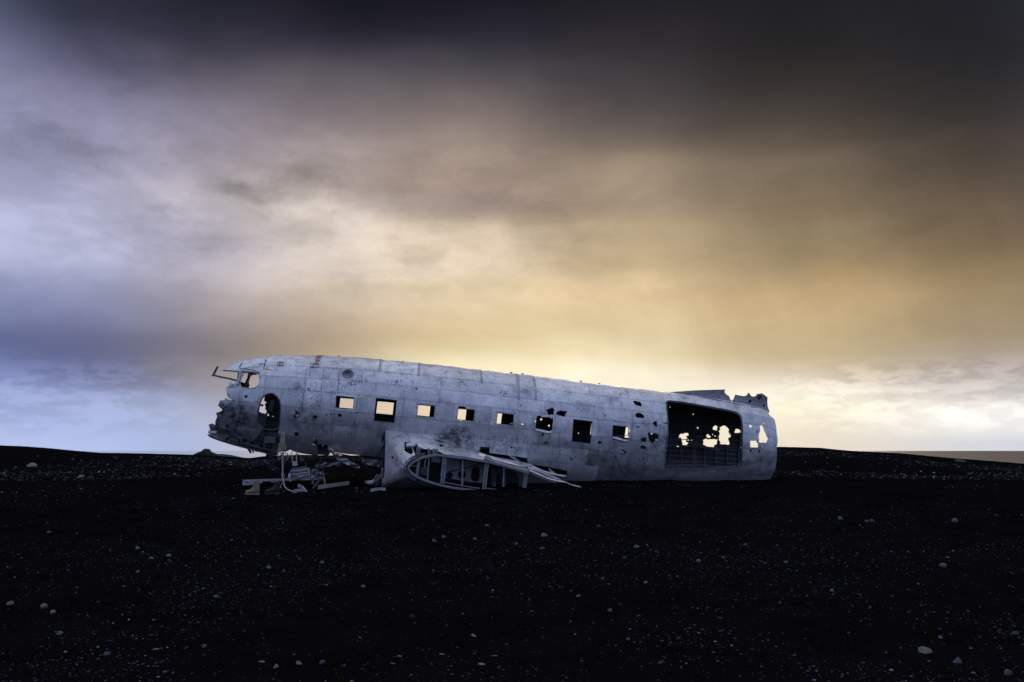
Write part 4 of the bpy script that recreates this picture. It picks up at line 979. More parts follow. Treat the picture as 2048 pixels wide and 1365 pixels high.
    mb = MB(); mb.bar([P(a, b, YT+.05) for a, b in [(850,909),(834,912.5),(822,919),(813,928),(810.5,937),(813,945),(820,953),(832,960)]], .08, .03, up=(0, 1, 0)); sub(mb, 'nose_flange', M['metal2'])
    mb = MB(); mb.bar([P(a, b, YT-.03) for a, b in [(968,922.5),(1000,930.5),(1030,938.5),(1058,946)]], .05, .05, up=(0, 1, 0)); sub(mb, 'upper_flange', M['metal'])
    def rail(pts, w=.018, y=YT-.06, m='metal'):
        mb = MB(); mb.bar([P(a, b, y) for a, b in pts], w, w, up=(0, 1, 0)); sub(mb, 'rail', M[m])
    rail([(895,914.5),(930,918),(967,924)]); rail([(975,925.5),(1010,932),(1047,942)]); rail([(890,965.5),(925,972),(960,977)]); rail([(972,977),(993,979)]); rail([(1062,947),(1085,957),(1112,966)])
    rail([(819,932.5),(833,932.5)], .014, YT+.1)
    def strut(a, b, w, dbl, y=YT+.03, m='metal'):
        mb = MB(); pa, pb = P(*a, y), P(*b, y)
        if dbl:
            for dx in (-1, 1): mb.bar([pa + (dx*w*.65, 0, 0), pb + (dx*w*.65, 0, 0)], w*.55, .05, up=(0, 1, 0))
            mb.bar([pa + (0, .02, 0), pb + (0, .02, 0)], w*1.2, .012, up=(0, 1, 0))
        else: mb.tube([pa, pb], w/2, 8)
        sub(mb, 'strut', M[m])
    strut((838.5,917),(833.5,954), .034, True); strut((889.5,911),(884.5,967), .052, True); strut((925.5,917),(924.5,971), .042, False); strut((974,923),(967.5,982), .052, True)
    strut((1008.5,933),(1006.5,974), .036, False); strut((1053,943),(1048.5,976), .046, True); strut((858.5,914),(854.5,960), .03, False, YT+.05)
    for (x0, y0, x1, y1, w) in ((837,894,836,909,.05),(857,897,857,910,.04),(861,899,861,910,.03),(871,898,871,911,.07),(890,900,890,910,.03)): strut((x0, y0), (x1, y1), w, w > .045, -2.6)
    box('equipment_box', P(872, 921, -2.75), .10, .10, .055, M['metal2'], rib); box('hung_plate', P(850, 943, -2.7), .10, .02, .09, M['metal2'], rib)
    mb = MB(); mb.tube([P(855,916,-2.8), P(850,922,-2.8), P(849,930,-2.8), P(851,936,-2.8)], .012); sub(mb, 'hose', M['cable'])
    # trailing edge: crumpled strips of sheet running aft into the sand
    def ribbon(px, ys, w, mat='skin', name='trailing_strip', wav=.012):
        V = []; Fc = []; n = len(px)
        for i, ((a, b), y) in enumerate(zip(px, ys)):
            c = P(a, b, y); k = w*(1 - .75*(i/(n-1))**2)
            V += [c + (0, .10, k*.5 + wav*math.sin(i*2.3)), c + (0, -.02, wav*math.sin(i*1.7+1)), c + (0, .06, -k*.5)]
        for i in range(n-1):
            for j in (0, 1): Fc.append((i*3+j, i*3+j+1, i*3+4+j, i*3+3+j))
        o = obj(name, V, Fc, M[mat], rib); md = o.modifiers.new('thickness', 'SOLIDIFY'); md.thickness = .005
    ribbon([(970,913),(985,919),(1000,922),(1020,928),(1042,934),(1060,940)], [-2.9]*6, .10)
    ribbon([(968,918),(990,925),(1015,931),(1040,938),(1062,945)], [-3.0]*5, .07, 'metal')
    ribbon([(1056,938),(1075,944),(1092,950),(1108,957),(1122,962),(1132,966)], [-2.7,-2.7,-2.65,-2.6,-2.55,-2.5], .13, 'metal')
    ribbon([(1056,942),(1075,950),(1095,957),(1112,962.5),(1134,967)], [-2.9]*5, .09)
    ribbon([(1058,931),(1072,939),(1090,944.5),(1110,950),(1132,956)], [-2.2]*5, .09)
    ribbon([(1098,940.5),(1104,946),(1115,951),(1133,953)], [-1.9]*4, .10)
    ribbon([(1118,962),(1130,965.5),(1145,970.5),(1158,974.5),(1169,978)], [-2.6]*5, .045)
    mb = MB(); mb.bar([P(1019,912,-1.6), P(1043,928,-1.9)], .02, .02); mb.bar([P(1026,914,-1.6), P(1046,928,-1.9)], .02, .02); sub(mb, 'push_rod', M['metal'])
    return rib
wing_o = wing()
# crumpled sheet at the broken front of the stub
def crumple(name, pts, y0, parent, mat, amp=.06, seed=1, nx=16, rows_=6):
    """a buckled, ragged-edged strip of sheet between an upper and a lower outline"""
    r = random.Random(seed); n = len(pts)//2; up_, lo_ = np.array(pts[:n], float), np.array(pts[n:][::-1], float); V = []; Fc = []
    q = np.linspace(0, n-1, nx); ph = [r.uniform(0, 6) for _ in range(6)]
    U = np.stack([np.interp(q, range(n), up_[:, c]) for c in (0, 1)], -1); Lw = np.stack([np.interp(q, range(n), lo_[:, c]) for c in (0, 1)], -1)
    for i in range(nx):
        for j in range(rows_):
            w = j/(rows_-1); p = U[i]*(1-w) + Lw[i]*w
            if j in (0, rows_-1) or i in (0, nx-1): p = p + (r.gauss(0, .5), r.gauss(0, .7))
            dy = amp*(.8*math.sin(q[i]*1.9+ph[0])*math.cos(w*3+ph[1]) + .5*math.sin(q[i]*4.3+w*5+ph[2]) + r.uniform(-.22, .22)) + .10*(w-.5)
            V.append(P(p[0], p[1], y0 + dy))
    for i in range(nx-1):
        for j in range(rows_-1): Fc.append((i*rows_+j, i*rows_+j+1, i*rows_+rows_+j+1, i*rows_+rows_+j))
    o = obj(name, V, Fc, mat, parent); md = o.modifiers.new('thickness', 'SOLIDIFY'); md.thickness = .006; return o
crumple('torn_front_edge', [(765,862),(764,880),(762,896),(764,915),(766,940),(767,960), (772,960),(771,940),(771,915),(772,896),(772,880),(772,862)], -1.2, wing_o, M['metal2'], .05, 3)
crumple('torn_front_edge', [(764,936),(762,950),(764,965),(763,978),(768,990), (778,990),(770,978),(768,965),(767,950),(767,936)], -1.6, wing_o, M['skin'], .06, 4)
crumple('torn_front_edge', [(728,963),(745,960),(755,951),(764,948), (766,962),(760,967),(748,972),(736,969)], -1.5, wing_o, M['skin'], .10, 5)
crumple('torn_front_edge', [(740,968),(752,965),(764,955), (765,966),(755,973),(744,975)], -1.7, wing_o, M['metal2'], .10, 6)

# ------------------------------------------------------------------ torn belly hanging under the forward cabin
crumple('hanging_skin', [(656,893),(664,899),(672,908),(684,915),(696,920),(708,927),(719,933), (720,938),(706,936),(694,930),(682,924),(671,916),(664,910),(657,902)], -.9, root, M['skin'], .06, 8)
crumple('hanging_skin', [(724,917),(738,918),(752,920),(765,922), (764,934),(752,933),(739,930),(724,928)], -.5, root, M['skin'], .05, 9)
crumple('hanging_skin', [(628,930),(640,924),(652,922), (656,934),(642,940),(630,944)], .2, root, M['metal2'], .08, 10)
crumple('hanging_skin', [(655,926),(670,922),(684,921), (686,929),(672,934),(657,938)], .5, root, M['metal2'], .06, 11)
crumple('hanging_skin', [(528,897),(536,900),(543,906),(546,914), (539,922),(530,918),(532,908),(527,902)], .3, root, M['metal2'], .08, 12)
crumple('hanging_skin', [(527,918),(534,920),(541,922), (537,929),(531,926),(526,922)], .2, root, M['metal'], .05, 13)
crumple('hanging_skin', [(534,928),(541,930),(550,934),(557,938), (552,944),(546,943),(540,938),(535,933)], .3, root, M['metal2'], .05, 14)
for (a, b, c, d, w) in ((494,893,502,906,.05),(500,893,508,906,.03),(508,895,514,902,.07),(660,905,760,922,.03),(690,912,740,926,.03),(560,912,640,916,.04),(612,925,613,934,.04)):
    mb = MB(); mb.bar([P(a, b, .1), P((a+c)/2, (b+d)/2+.7, .0), P(c, d, -.05)], w*.6, w); mb.build('broken_stringer', M['metal2'], root)
# dark belly structure closing the cabin above the tear
for k in range(6):
    s0 = -1.4 + k*.5; mb = MB(); mb.bar([(s0, -.95, -1.12), (s0, 0, -1.22), (s0, .95, -1.12)], .03, .10); mb.build('floor_beam', M['metal2'], root)
r2 = random.Random(21)
for _ in range(26):
    a = r2.uniform(560, 762); b = 906 + (a-560)*.05 + r2.uniform(-2, 6); y_ = r2.uniform(-.8, .5); ln = r2.uniform(6, 22); an = r2.uniform(.2, 2.6)
    pts = [P(a, b, y_), P(a + ln*.5*math.cos(an) + r2.uniform(-3, 3), b + ln*.4*abs(math.sin(an)) + r2.uniform(-1, 3), y_ - .05), P(a + ln*math.cos(an), b + ln*.8*abs(math.sin(an)), y_ - .1)]
    mb = MB()
    if r2.random() < .45: mb.tube(pts, .007, 5)
    else: mb.bar(pts, r2.uniform(.02, .07), .006, taper=[1, .9, r2.uniform(.2, .8)])
    mb.build('torn_strip', M[r2.choice(('metal', 'metal2', 'metal2', 'skin'))], root)
# ladder-shaped bracket
mb = MB(); y_ = -.7
mb.bar([P(584,900,y_), P(584.5,925,y_)], .02, .02); mb.bar([P(592.5,900,y_), P(593.5,925,y_)], .02, .02)
pl = [P(584,923,y_), P(594,923,y_), P(595,931.5,y_), P(585,932.5,y_)]
mb.add([p + (0, d, 0) for d in (-.01, .01) for p in pl], [(3,2,1,0),(4,5,6,7),(0,1,5,4),(1,2,6,5),(2,3,7,6),(3,0,4,7)])
mb.build('hanging_bracket', M['pale'], root)
# frayed wiring loom hanging from the crew door down to the sand
def loom():
    mb = MB(); r = random.Random(4)
    for k in range(22):
        x0 = 564 + r.uniform(-2, 5); y0 = 866 + r.uniform(-2, 8); x1 = 563 + r.uniform(-6, 12); y1 = 898 + r.uniform(-8, 22); y_ = -1.05 + r.uniform(-.08, .05)
        mb.tube([P(x0, y0, y_), P(x0+r.uniform(-3,3), y0+12, y_-.03), P((x0+x1)/2+r.uniform(-4,4), (y0+y1)/2+4, y_-.05), P(x1+r.uniform(-2,2), y1-4, y_-.03), P(x1+r.uniform(-3, 4), y1, y_)], .006, 4)
    o = mb.build('wiring_loom', M['rubber'], root)
    g = HM.T @ (G(610, 985, .02) - HO)
    mb = MB(); path = [P(564,880,-1.1), P(565,900,-1.1), P(564.5,920,-1.12), P(565,935,-1.15), P(564,950,-1.25), P(567,962,-1.5), P(568.5,972,-1.8), P(574,979,-2.2)]
    e = [HM.T @ (G(a, b, .03) - HO) for a, b in ((582,985),(590,987.5))]
    mb.tube(path + e, .013, 6)
    mb.tube([P(566,905,-1.1), P(567,925,-1.08), P(566,945,-1.12), P(569,955,-1.2), P(563,953,-1.2)], .007, 5)
    mb.tube([P(567,962,-1.5), P(561,973,-1.7), P(563,978,-1.9), P(570,980,-2.0)], .006, 5)
    mb.build('cable', M['cable'], o)
loom()

# ------------------------------------------------------------------ loose wreckage on the sand
DM = {'alu': material('loose_aluminium', (.46, .47, .50), .5, .5, .35, 5, .15, 25), 'dark': material('grimy_sheet', (.16, .165, .18), .6, .3, .4, 6, .15, 25)}
def thing(name, label, cat, loc):
    o = bpy.data.objects.new(name, None); C.objects.link(o); o.location = loc; o.empty_display_size = .2; return tag(o, label, cat)
def rel(p, o): return np.asarray(p, float) - np.array(o.location)
def beam_on_sand():
    a, b = G(490, 974), G(636, 971); b = b + (b-a)*0
    b = np.array([b[0], a[1]+.9, float(ground(b[0], a[1]+.9))])
    o = thing('metal_beam', 'long thin aluminium beam lying on the sand below the airplane nose', 'beam', a)
    a = a + (0, 0, .14); b = b + (0, 0, .13)
    u = (b-a)/np.linalg.norm(b-a)
    mb = MB(); mb.bar([rel(a + u*.15, o), rel(b, o)], .05, .05); mb.build('rail', DM['alu'], o)
    mb = MB(); mb.bar([rel(a - u*.05 + (0, -.04, -.04), o), rel(a + u*.1 + (0, -.04, -.04), o), rel(a + u*.42 + (0, -.04, -.015), o)], .015, .13, taper=[1, 1, .7]); mb.build('end_plate', DM['alu'], o)
    mb = MB(); mb.bar([rel(a + u*.62 + (0, -.04, -.03), o), rel(a + u*.78 + (0, -.04, -.03), o)], .02, .05); mb.build('bracket', DM['alu'], o)
    for k in (.04, .27):
        mb = MB(); mb.bar([rel(a + u*k + (0, -.05, -.04), o), rel(a + u*(k+.05) + (0, -.05, -.04), o)], .012, .03); mb.build('slot', M['rust'], o)
    for q in (a + u*.2, b - u*.2):
        mb = MB(); gz = float(ground(q[0], q[1])); mb.bar([rel((q[0], q[1], gz-.02), o), rel(q, o)], .05, .05); mb.build('foot', DM['dark'], o)
beam_on_sand()
def strip_on_sand():
    a = G(635, 981); b = G(698, 972)
    o = thing('perforated_strip', 'perforated aluminium strip lying slanted on the sand left of the wing stub', 'metal strip', a)
    u = b-a; L_ = np.linalg.norm(u); u /= L_; side = np.cross(u, (0, 0, 1)); side /= np.linalg.norm(side); upv = np.cross(side, u)
    hs = []; n = int(L_/.05)
    for k in range(n): hs += [[(k*.05+.015, .02), (k*.05+.035, .02), (k*.05+.035, .04), (k*.05+.015, .04)], [(k*.05+.015, .06), (k*.05+.035, .06), (k*.05+.035, .08), (k*.05+.015, .08)]]
    pts, tri = sheet([(0, 0), (L_, 0), (L_, .10), (0, .10)], hs, .2)
    base = rel(a + (0, 0, .02), o); tilt = (upv*.85 - side*.5*-1)
    tilt = upv*.9 + np.array((0, .45, 0)); tilt /= np.linalg.norm(tilt)
    p = base + pts[:, :1]*u + pts[:, 1:]*tilt
    shell('strip', p, p + np.array((0, .006, 0)), tri, [DM['alu'], DM['alu']], o)
strip_on_sand()
def small_bits():
    for (x0, y0, x1, y1, lab) in ((587,988,608,986,'short bright metal angle at the end of the hanging cable'), (611,986,623,979,'bent metal offcut between the cable end and the perforated strip'), (742,985,768,986,'flattened metal scrap lying before the broken front of the wing stub')):
        a, b = G(x0, y0), G(x1, y1); b = np.array([b[0], a[1] + .15, float(ground(b[0], a[1]+.15))]) + (0, 0, .0 if y1 > 982 else .09)
        o = thing('metal_scrap', lab, 'scrap', a)
        mb = MB(); m = (a+b)/2 + (0, .05, .05); mb.bar([rel(a + (0, 0, .02), o), rel(m, o), rel(b + (0, 0, .03), o)], .08, .018); mb.build('web', DM['alu'], o)
        mb = MB(); mb.bar([rel(a + (0, -.04, .05), o), rel(m + (0, -.04, .02), o), rel(b + (0, -.04, .07), o)], .014, .055); mb.build('flange', DM['alu'], o)
small_bits()
def sheet_pile():
    base = G(598, 963); base[1] = 21.3; base[0] = ray(598, 963)[0]/ray(598, 963)[1]*21.3; base[2] = float(ground(base[0], base[1]))
    o = thing('corrugated_sheets', 'heap of bent corrugated metal strips beneath the airplane belly', 'scrap heap', base)
    yl = (HM.T @ (base - HO))[1]
    W2 = lambda a, b, dy=0: rel(HM @ P(a, b, yl+dy) + HO, o)
    for i, (x0, y0, x1, y1) in enumerate(((584,938,612,934),(583,942,614,938),(581,946,617,939.5),(580,950,618,944),(582,953,604,950),(581,957,617,949),(590,961,618,953))):
        mb = MB(); mb.bar([W2(x0, y0, .05*i % .13), W2((x0+x1)/2, (y0+y1)/2 + .6, -.05*i), W2(x1, y1, -.05)], .12, .035, taper=[.8, 1, .9]); mb.build('strip', DM['alu'] if i % 2 else DM['dark'], o)
    mb = MB(); mb.bar([W2(580,948,-.1), W2(578,955,-.15), W2(581,963,-.15)], .05, .03); mb.bar([W2(617,936,-.1), W2(619,958,-.1)], .03, .03); mb.build('edge_frame', DM['alu'], o)
    base2 = base + (.45, -.1, 0); base2[2] = float(ground(base2[0], base2[1]))
    o2 = thing('crushed_panels', 'crushed dark metal panels right of the corrugated strips under the belly', 'scrap heap', base2)
    r = random.Random(5)
    for k, (cx_, cy_, rx, ry, an, m) in enumerate(((630,942,10,5,-.25,'dark'),(641,935,9,6,.3,'dark'),(631,953,10,5,-.1,'alu'),(647,931,8,4,-.5,'dark'),(638,948,8,4,.5,'dark'),(668,930,14,4,-.15,'dark'),(636,957,9,2.5,.1,'alu'))):
        V = []; nn = 8; ph = r.uniform(0, 6)
        for i in range(nn):
            for j in range(5):
                u, w = (i/(nn-1)-.5)*2*rx + r.gauss(0, .4), (j/4-.5)*2*ry + r.gauss(0, .4)
                V.append(rel(HM @ P(cx_ + u*math.cos(an) - w*math.sin(an), cy_ + u*math.sin(an) + w*math.cos(an), yl + .09*math.sin(i*.9+ph) + .07*math.sin(j*1.6+i*.4) + r.uniform(-.02, .02) - .03*k) + HO, o2))
        q = obj('panel', V, [(i*5+j, i*5+j+1, i*5+6+j, i*5+5+j) for i in range(nn-1) for j in range(4)], DM[m], o2); md = q.modifiers.new('thickness', 'SOLIDIFY'); md.thickness = .006
    mb = MB(); mb.bar([rel(base2 + (-.1, 0, -.02), o2), rel(base2 + (.15, .1, .35), o2)], .04, .04); mb.bar([rel(base2 + (.2, .1, -.02), o2), rel(base2 + (.1, .1, .4), o2)], .04, .04); mb.build('support', DM['dark'], o2)
sheet_pile()
# boots
def boot(px, py, h, col, label, ang, solec=(.30, .25, .17)):
    g = G(px, py); o = thing('boot', label, 'boot', g); o.rotation_euler = (0, 0, ang)
    secs = []                                    # (centre x, z, rx, ry) lofted from toe (x<0) over the instep and up the shaft
    # pairs of (front/top point, back/bottom point, half width), fanned from the toe round the heel and up the shaft
    rings = [((-.238,.055),(-.242,.03),.02),((-.215,.085),(-.22,.028),.042),((-.165,.10),(-.15,.028),.052),((-.12,.115),(-.07,.028),.050),((-.092,.14),(.0,.028),.046),((-.075,.17),(.06,.03),.045),((-.066,.20),(.076,.09),.046),((-.06,.24),(.068,.17),.049),((-.06,max(.26,h*.85)),(.07,max(.25,h*.8)),.055),((-.062,h),(.078,h),.060),((-.05,h),(.066,h),.05),((-.045,h-.07),(.06,h-.07),.045)]
    V = []; Fc = []; n = 16
    for ip, ((ax, az_), (bx, bz), rb) in enumerate(rings):
        for j in range(n):
            a = 2*PI*j/n; c = math.cos(a)
            V.append(((ax+bx)/2 + (ax-bx)/2*c, rb*math.sin(a), (az_+bz)/2 + (az_-bz)/2*c + .003*math.sin(j*3+ip*2)))
    for i in range(len(rings)-1):
        for j in range(n): Fc.append((i*n+j, i*n+(j+1) % n, i*n+n+(j+1) % n, i*n+n+j))
    Fc.append(tuple(range(n))[::-1]); obj('upper', V, Fc, col, o, True)
    out = [(-.25, 0), (-.235, .035), (-.19, .053), (-.12, .054), (-.05, .044), (.03, .043), (.065, .03), (.075, 0)]; out = out + [(a, -b) for a, b in out[-2:0:-1]]
    V = [(a, b, z) for z in (-.005, .03) for a, b in out]; k = len(out)
    obj('sole', V, [tuple(range(k))[::-1], tuple(range(k, 2*k))] + [(i, (i+1) % k, k+(i+1) % k, k+i) for i in range(k)], material('boot_sole', solec, .8, 0, .2, 20, .1), o)
    mb = MB()
    for q in range(5): z = .09 + q*.045; x = -.085 + q*.009 if z > .12 else -.11; mb.bar([(x - .0, -.03, z), (x-.012, 0, z+.006), (x, .03, z)], .008, .008)
    mb.build('lace', M['rust'], o)
boot(512, 990, .31, material('tan_boot_leather', (.26, .23, .17), .75, 0, .3, 14, .2), 'tan lace-up boot standing on the sand under the long beam', -.15)
boot(553, 988, .22, material('dark_boot_leather', (.035, .033, .03), .8, 0, .3, 14, .2), 'dark low boot on the sand right of the tan boot', .1, (.05, .047, .04))

# ------------------------------------------------------------------ stones
def stone_mesh(seed, flat=.62, sub=2):
    bm = bmesh.new(); bmesh.ops.create_icosphere(bm, subdivisions=sub, radius=1); r = random.Random(seed)
    planes = [(Vector((r.gauss(0,1), r.gauss(0,1), r.gauss(0,1))).normalized(), r.uniform(.42, .85)) for _ in range(11)]
    for v in bm.verts:
        for n_, d in planes:
            k = v.co.dot(n_)
            if k > d: v.co -= n_*(k-d)*.96
        v.co *= 1 + r.uniform(-.015, .015); v.co.z *= flat
    me = bpy.data.meshes.new('stone'); bm.to_mesh(me); bm.free(); return me
def stone_mat(name, c, var=.35): return material(name, c, .85, 0, var, 3.5, .5, 12, spec=.2)
SM = {'grey': stone_mat('grey_stone', (.115, .118, .13)), 'pale': stone_mat('pale_stone', (.23, .225, .22)), 'dark': stone_mat('dark_stone', (.05, .052, .06)), 'tan': stone_mat('tan_stone', (.20, .18, .145)), 'blue': stone_mat('blue_grey_stone', (.115, .125, .155))}
SMESH = [[stone_mesh(i*10+j, f_) for j in range(4)] for i, f_ in enumerate((.85, .6, .32))]
for row in SMESH:
    for me in row: me.materials.append(SM['grey'])
def stone(px, py, wpx, shape, tone, label, group=None, asp=None):
    p = G(px, py); d = math.hypot(p[0], p[1]); half = wpx/2*d/F*.92
    me = SMESH[shape][random.randrange(4)]
    o = bpy.data.objects.new('stone', me); C.objects.link(o)
    fl = (.85, .6, .32)[shape]
    o.location = (p[0], p[1], p[2] + half*fl*.16); a = asp or random.uniform(.7, .95)
    o.scale = (half*1.05, half*a*1.05, half*1.05); o.rotation_euler = (random.uniform(-.25, .25), random.uniform(-.3, .3), random.uniform(-.5, .5))
    o.material_slots[0].link = 'OBJECT'; o.material_slots[0].material = SM[tone]
    tag(o, label, 'stone', group or 'stones on the black sand'); return o
R3, OV, FL = 0, 1, 2
for a in [
 (63,934,22,OV,'pale','pale boulder at the far left, farthest of the two left boulders'), (161,956,16,OV,'pale','pale oblong stone just right of and below the far left boulder'),
 (1920,926,24,OV,'dark','dark boulder on the slope at the far right before the sea'), (1815,908,12,R3,'dark','dark stone silhouetted on the right ridge against the sea'),
 (1850,1305,30,OV,'tan','large pale tan stone near the bottom right, brightest there'), (1916,1327,22,R3,'grey','rugged grey stone below and right of the large tan stone'),
 (2017,1352,20,R3,'grey','round grey stone in the bottom right corner'), (2032,1271,13,R3,'blue','bluish round stone at the right edge above the corner stone'), (1882,1280,11,R3,'blue','small bluish stone just above the large tan stone'),
 (1888,1134,19,OV,'grey','elongated tilted grey stone alone on the right'), (1910,1045,15,R3,'grey','grey angular stone on the right, highest large one there'), (1680,1040,13,R3,'blue','bluish stone left of the close pair behind on the right'),
 (1733,1045,9,R3,'grey','left stone of the close pair right of the tail'), (1744,1044,11,R3,'grey','right stone of the close pair right of the tail'),
 (1665,1184,12,R3,'blue','angular bluish stone in the right middle, beside a flat one'), (1719,1192,14,FL,'dark','flat dark stone right of the angular bluish stone'), (1491,1091,10,R3,'grey','round grey stone below the tail end'),
 (1398,1125,10,R3,'pale','pale angular stone below the cargo door'), (1446,1118,11,OV,'blue','bluish low stone between the pale angular one and the oval one'), (1572,1126,13,OV,'grey','oval grey stone below and right of the tail end'),
 (1089,1074,15,R3,'pale','round pale stone, brightest in the middle of the foreground'), (1085,1099,13,R3,'grey','angular grey stone right below the round pale stone'), (1272,1097,17,OV,'grey','broad wedge-shaped grey stone right of the round pale stone'),
 (868,1084,14,OV,'grey','left stone of two neighbours below the wing stub'), (887,1077,11,R3,'grey','right stone of two neighbours below the wing stub'), (950,1081,10,R3,'grey','small upright grey stone between the two neighbours and the round pale stone'),
 (1033,1090,11,R3,'grey','grey stone just left of the round pale stone'), (974,1053,10,R3,'tan','brownish round stone closest below the wing stub'), (1198,1055,12,OV,'dark','dark ring-like stone below the hull right of the wing'), (1248,1118,14,OV,'dark','dark rounded stone below the wedge-shaped grey stone'),
 (1220,1225,13,R3,'blue','pointed bluish stone, the largest in the lower middle right'), (1276,1234,15,FL,'dark','flat dark slab right of the pointed bluish stone'), (1256,1281,10,R3,'grey','small pointed stone below the pointed bluish stone'), (1157,1194,10,R3,'pale','small pale stone above and left of the pointed bluish stone'), (1206,1159,9,R3,'grey','grey lump above the pointed bluish stone'), (1291,1167,11,OV,'pale','pale oval stone right of the grey lump'),
 (947,1276,16,OV,'pale','pale humped stone in the lower middle'), (987,1315,17,FL,'grey','flat lens-shaped stone low in the middle'), (963,1333,17,FL,'tan','flat brownish stone below the lens-shaped one'), (998,1338,11,R3,'dark','dark pointed stone at the bottom of the middle'), (884,1311,13,FL,'tan','flat brownish pebble left of the lens-shaped stone'), (801,1315,14,FL,'grey','flat grey oval stone in the lower middle left'), (786,1332,14,FL,'grey','thin flat stone below the flat grey oval one'), (825,1235,12,R3,'dark','dark angular stone alone left of the lower middle'), (727,1175,11,R3,'pale','pale blocky stone alone in the middle left'),
 (644,1327,20,OV,'blue','large oval bluish stone, rightmost of the bottom left trio'), (597,1332,16,OV,'pale','middle stone of the bottom left trio'), (552,1338,14,R3,'pale','leftmost stone of the bottom left trio'), (523,1326,16,FL,'pale','thin pale sliver above the bottom left trio'),
 (216,1311,18,OV,'grey','grey pyramid-shaped stone at the lower left'), (312,1302,20,FL,'tan','long flat brown stone right of the pyramid-shaped one'), (408,1298,12,R3,'grey','round grey stone right of the long flat brown one'), (330,1345,15,FL,'grey','flat grey stone near the bottom, lower left'), (118,1270,15,OV,'grey','smooth grey oval stone left of the pyramid-shaped one'),
 (88,1218,17,R3,'tan','left stone of the two rounded neighbours at the left'), (106,1227,12,R3,'pale','right, smaller stone of the two rounded neighbours at the left'), (22,1209,17,OV,'tan','brownish stone at the left edge beside the two rounded neighbours'),
 (98,1067,11,OV,'blue','bluish stone highest at the left'), (275,1098,9,R3,'pale','small round pale stone in the left middle'), (303,1119,12,OV,'grey','grey low stone left of the angular pale stone'), (338,1113,11,R3,'pale','angular pale stone in the left middle'), (276,1147,9,R3,'tan','brownish peaked stone below the angular pale stone'),
 (538,1138,12,R3,'pale','pale blocky stone below the long beam'), (644,1128,11,R3,'blue','square bluish stone right of the pale blocky one'), (463,1082,10,OV,'grey','grey stone left below the long beam'), (433,1197,14,OV,'grey','flat-topped grey stone in the centre left'), (441,1188,11,FL,'dark','dark flat stone right behind the flat-topped grey stone')]:
    stone(*a)
r_ = random.Random(12)
for _ in range(150):
    y = 1045 + 315*r_.random()**.8; x = r_.uniform(5, 2043)
    stone(x, y, 3 + 5.0*r_.random()**2, r_.choice((R3, OV, FL)), r_.choice(('grey', 'grey', 'blue', 'dark', 'dark', 'dark', 'tan')), 'small stone half sunk in the black sand', 'small scattered stones')
for _ in range(45):                                             # stones on the slope behind the wreck
    x = r_.choice((r_.uniform(0, 520), r_.uniform(1560, 2045))); y = r_.uniform(912, 950) if x < 1800 else r_.uniform(928, 950)
    stone(x, y, r_.uniform(3, 6), r_.choice((R3, OV)), r_.choice(('grey', 'blue', 'dark', 'dark')), 'small cobble on the slope behind the wreck', 'cobbles on the far slope')

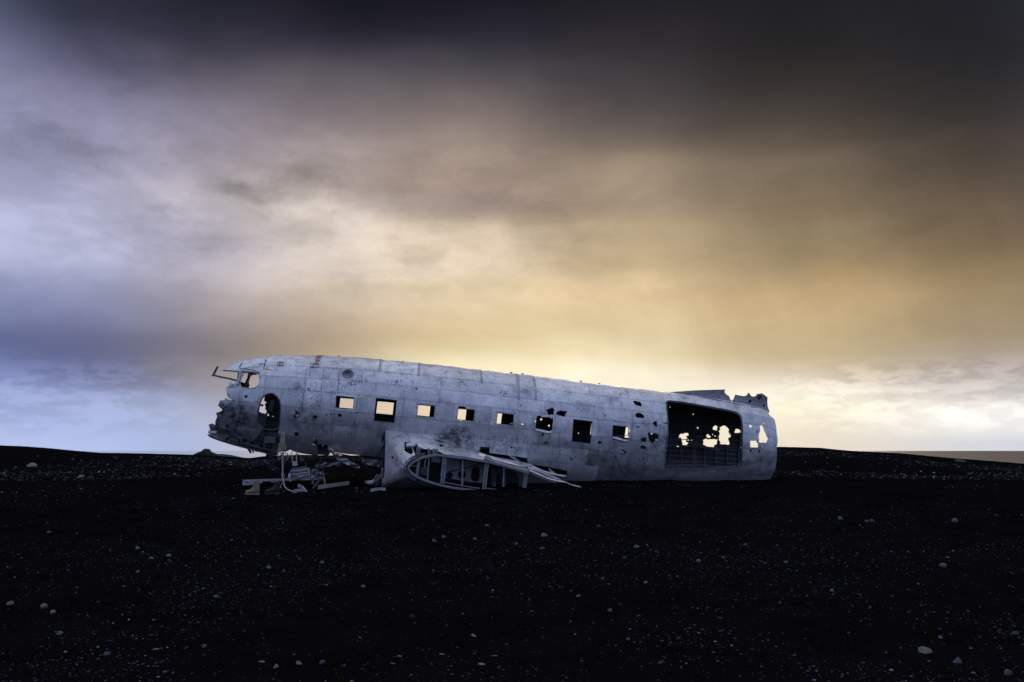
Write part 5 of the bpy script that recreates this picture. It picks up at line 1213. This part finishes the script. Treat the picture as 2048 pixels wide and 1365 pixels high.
# gravel: thousands of pebbles, one mass
def gravel():
    t = (1+5**.5)/2
    ico = np.array([(-1,t,0),(1,t,0),(-1,-t,0),(1,-t,0),(0,-1,t),(0,1,t),(0,-1,-t),(0,1,-t),(t,0,-1),(t,0,1),(-t,0,-1),(-t,0,1)])/math.sqrt(1+t*t)
    fc = np.array([(0,11,5),(0,5,1),(0,1,7),(0,7,10),(0,10,11),(1,5,9),(5,11,4),(11,10,2),(10,7,6),(7,1,8),(3,9,4),(3,4,2),(3,2,6),(3,6,8),(3,8,9),(4,9,5),(2,4,11),(6,2,10),(8,6,7),(9,8,1)])
    P_ = []; S_ = []
    def scatter(n, r0, r1, smin, smax, patch, thr, pw=1.0):
        k = 0
        while k < n:
            m = n*2; r = np.sqrt(rng.uniform(r0*r0, r1*r1, m)) if pw else rng.uniform(r0, r1, m); az = np.radians(rng.uniform(-36, 36, m))
            x = r*np.sin(az); y = r*np.cos(az); d = fbm(x*patch+11, y*patch+77, 3)
            keep = d + rng.normal(0, .10, m) > thr
            x, y = x[keep][:n-k], y[keep][:n-k]; k += len(x)
            P_.append(np.stack([x, y, ground(x, y)], -1)); S_.append(smin*(smax/smin)**(rng.random(len(x))**2.2))
    scatter(14000, 4.6, 12, .0018, .012, .8, .47, 0); scatter(6000, 10, 19, .003, .013, .5, .48, 0); scatter(5000, 4.6, 13, .0018, .011, .5, .0, 0); scatter(1800, 11, 20, .003, .013, .5, .0, 0); scatter(9000, 27, 44, .010, .045, .16, .47)
    scatter(900, 18.5, 23.5, .006, .03, .5, .5)
    pos = np.concatenate(P_); sz = np.concatenate(S_); n = len(pos)
    jit = 1 + rng.uniform(-.28, .28, (n, 12, 1)); sc = np.stack([rng.uniform(.8, 1.5, n), rng.uniform(.6, 1.1, n), rng.uniform(.3, .75, n)], -1)
    a = rng.uniform(0, 2*PI, n); v = ico[None]*jit*sc[:, None]*sz[:, None, None]
    x = v[..., 0]*np.cos(a)[:, None] - v[..., 1]*np.sin(a)[:, None]; y = v[..., 0]*np.sin(a)[:, None] + v[..., 1]*np.cos(a)[:, None]
    V = np.stack([x, y, v[..., 2]], -1) + pos[:, None] + np.array((0, 0, 1))*(sz*.15)[:, None, None]
    Fq = (fc[None] + (np.arange(n)*12)[:, None, None]).reshape(-1, 3)
    me = bpy.data.meshes.new('gravel'); V = V.reshape(-1, 3); me.vertices.add(len(V)); me.vertices.foreach_set('co', V.ravel())
    me.loops.add(Fq.size); me.loops.foreach_set('vertex_index', Fq.ravel().astype(np.int32)); me.polygons.add(len(Fq)); me.polygons.foreach_set('loop_start', np.arange(0, Fq.size, 3, dtype=np.int32)); me.update(calc_edges=True)
    tone = np.where(rng.random(n) < .06, rng.uniform(.18, .40, n), rng.uniform(.10, .27, n)**2*1.1); hue = rng.random(n)
    col = np.stack([tone*(.9+.15*(hue > .9)), tone*(.93+.06*(hue > .9)), tone*np.where(hue > .9, .72, 1.14), np.ones(n)], -1)
    at = me.color_attributes.new('tint', 'FLOAT_COLOR', 'POINT'); at.data.foreach_set('color', np.repeat(col, 12, 0).ravel())
    m = bpy.data.materials.new('gravel'); m.use_nodes = True; nt = m.node_tree; b = nt.nodes['Principled BSDF']; b.inputs['Roughness'].default_value = .8; b.inputs['Specular IOR Level'].default_value = .25
    n_ = nt.nodes.new('ShaderNodeVertexColor'); n_.layer_name = 'tint'; ns = nt.nodes.new('ShaderNodeTexNoise'); ns.inputs['Scale'].default_value = 60
    tc = nt.nodes.new('ShaderNodeTexCoord'); nt.links.new(tc.outputs['Object'], ns.inputs['Vector'])
    mr = nt.nodes.new('ShaderNodeMapRange'); nt.links.new(ns.outputs[0], mr.inputs[0]); mr.inputs[3].default_value = .6; mr.inputs[4].default_value = 1.4
    mx = nt.nodes.new('ShaderNodeMix'); mx.data_type = 'RGBA'; mx.blend_type = 'MULTIPLY'; mx.inputs[0].default_value = 1; nt.links.new(n_.outputs[0], mx.inputs[6]); nt.links.new(mr.outputs[0], mx.inputs[7]); nt.links.new(mx.outputs[2], b.inputs['Base Color'])
    me.materials.append(m); o = bpy.data.objects.new('gravel', me); C.objects.link(o); o['kind'] = 'stuff'; o['label'] = 'loose pebbles and gravel strewn over the black sand'; o['category'] = 'gravel'
gravel()
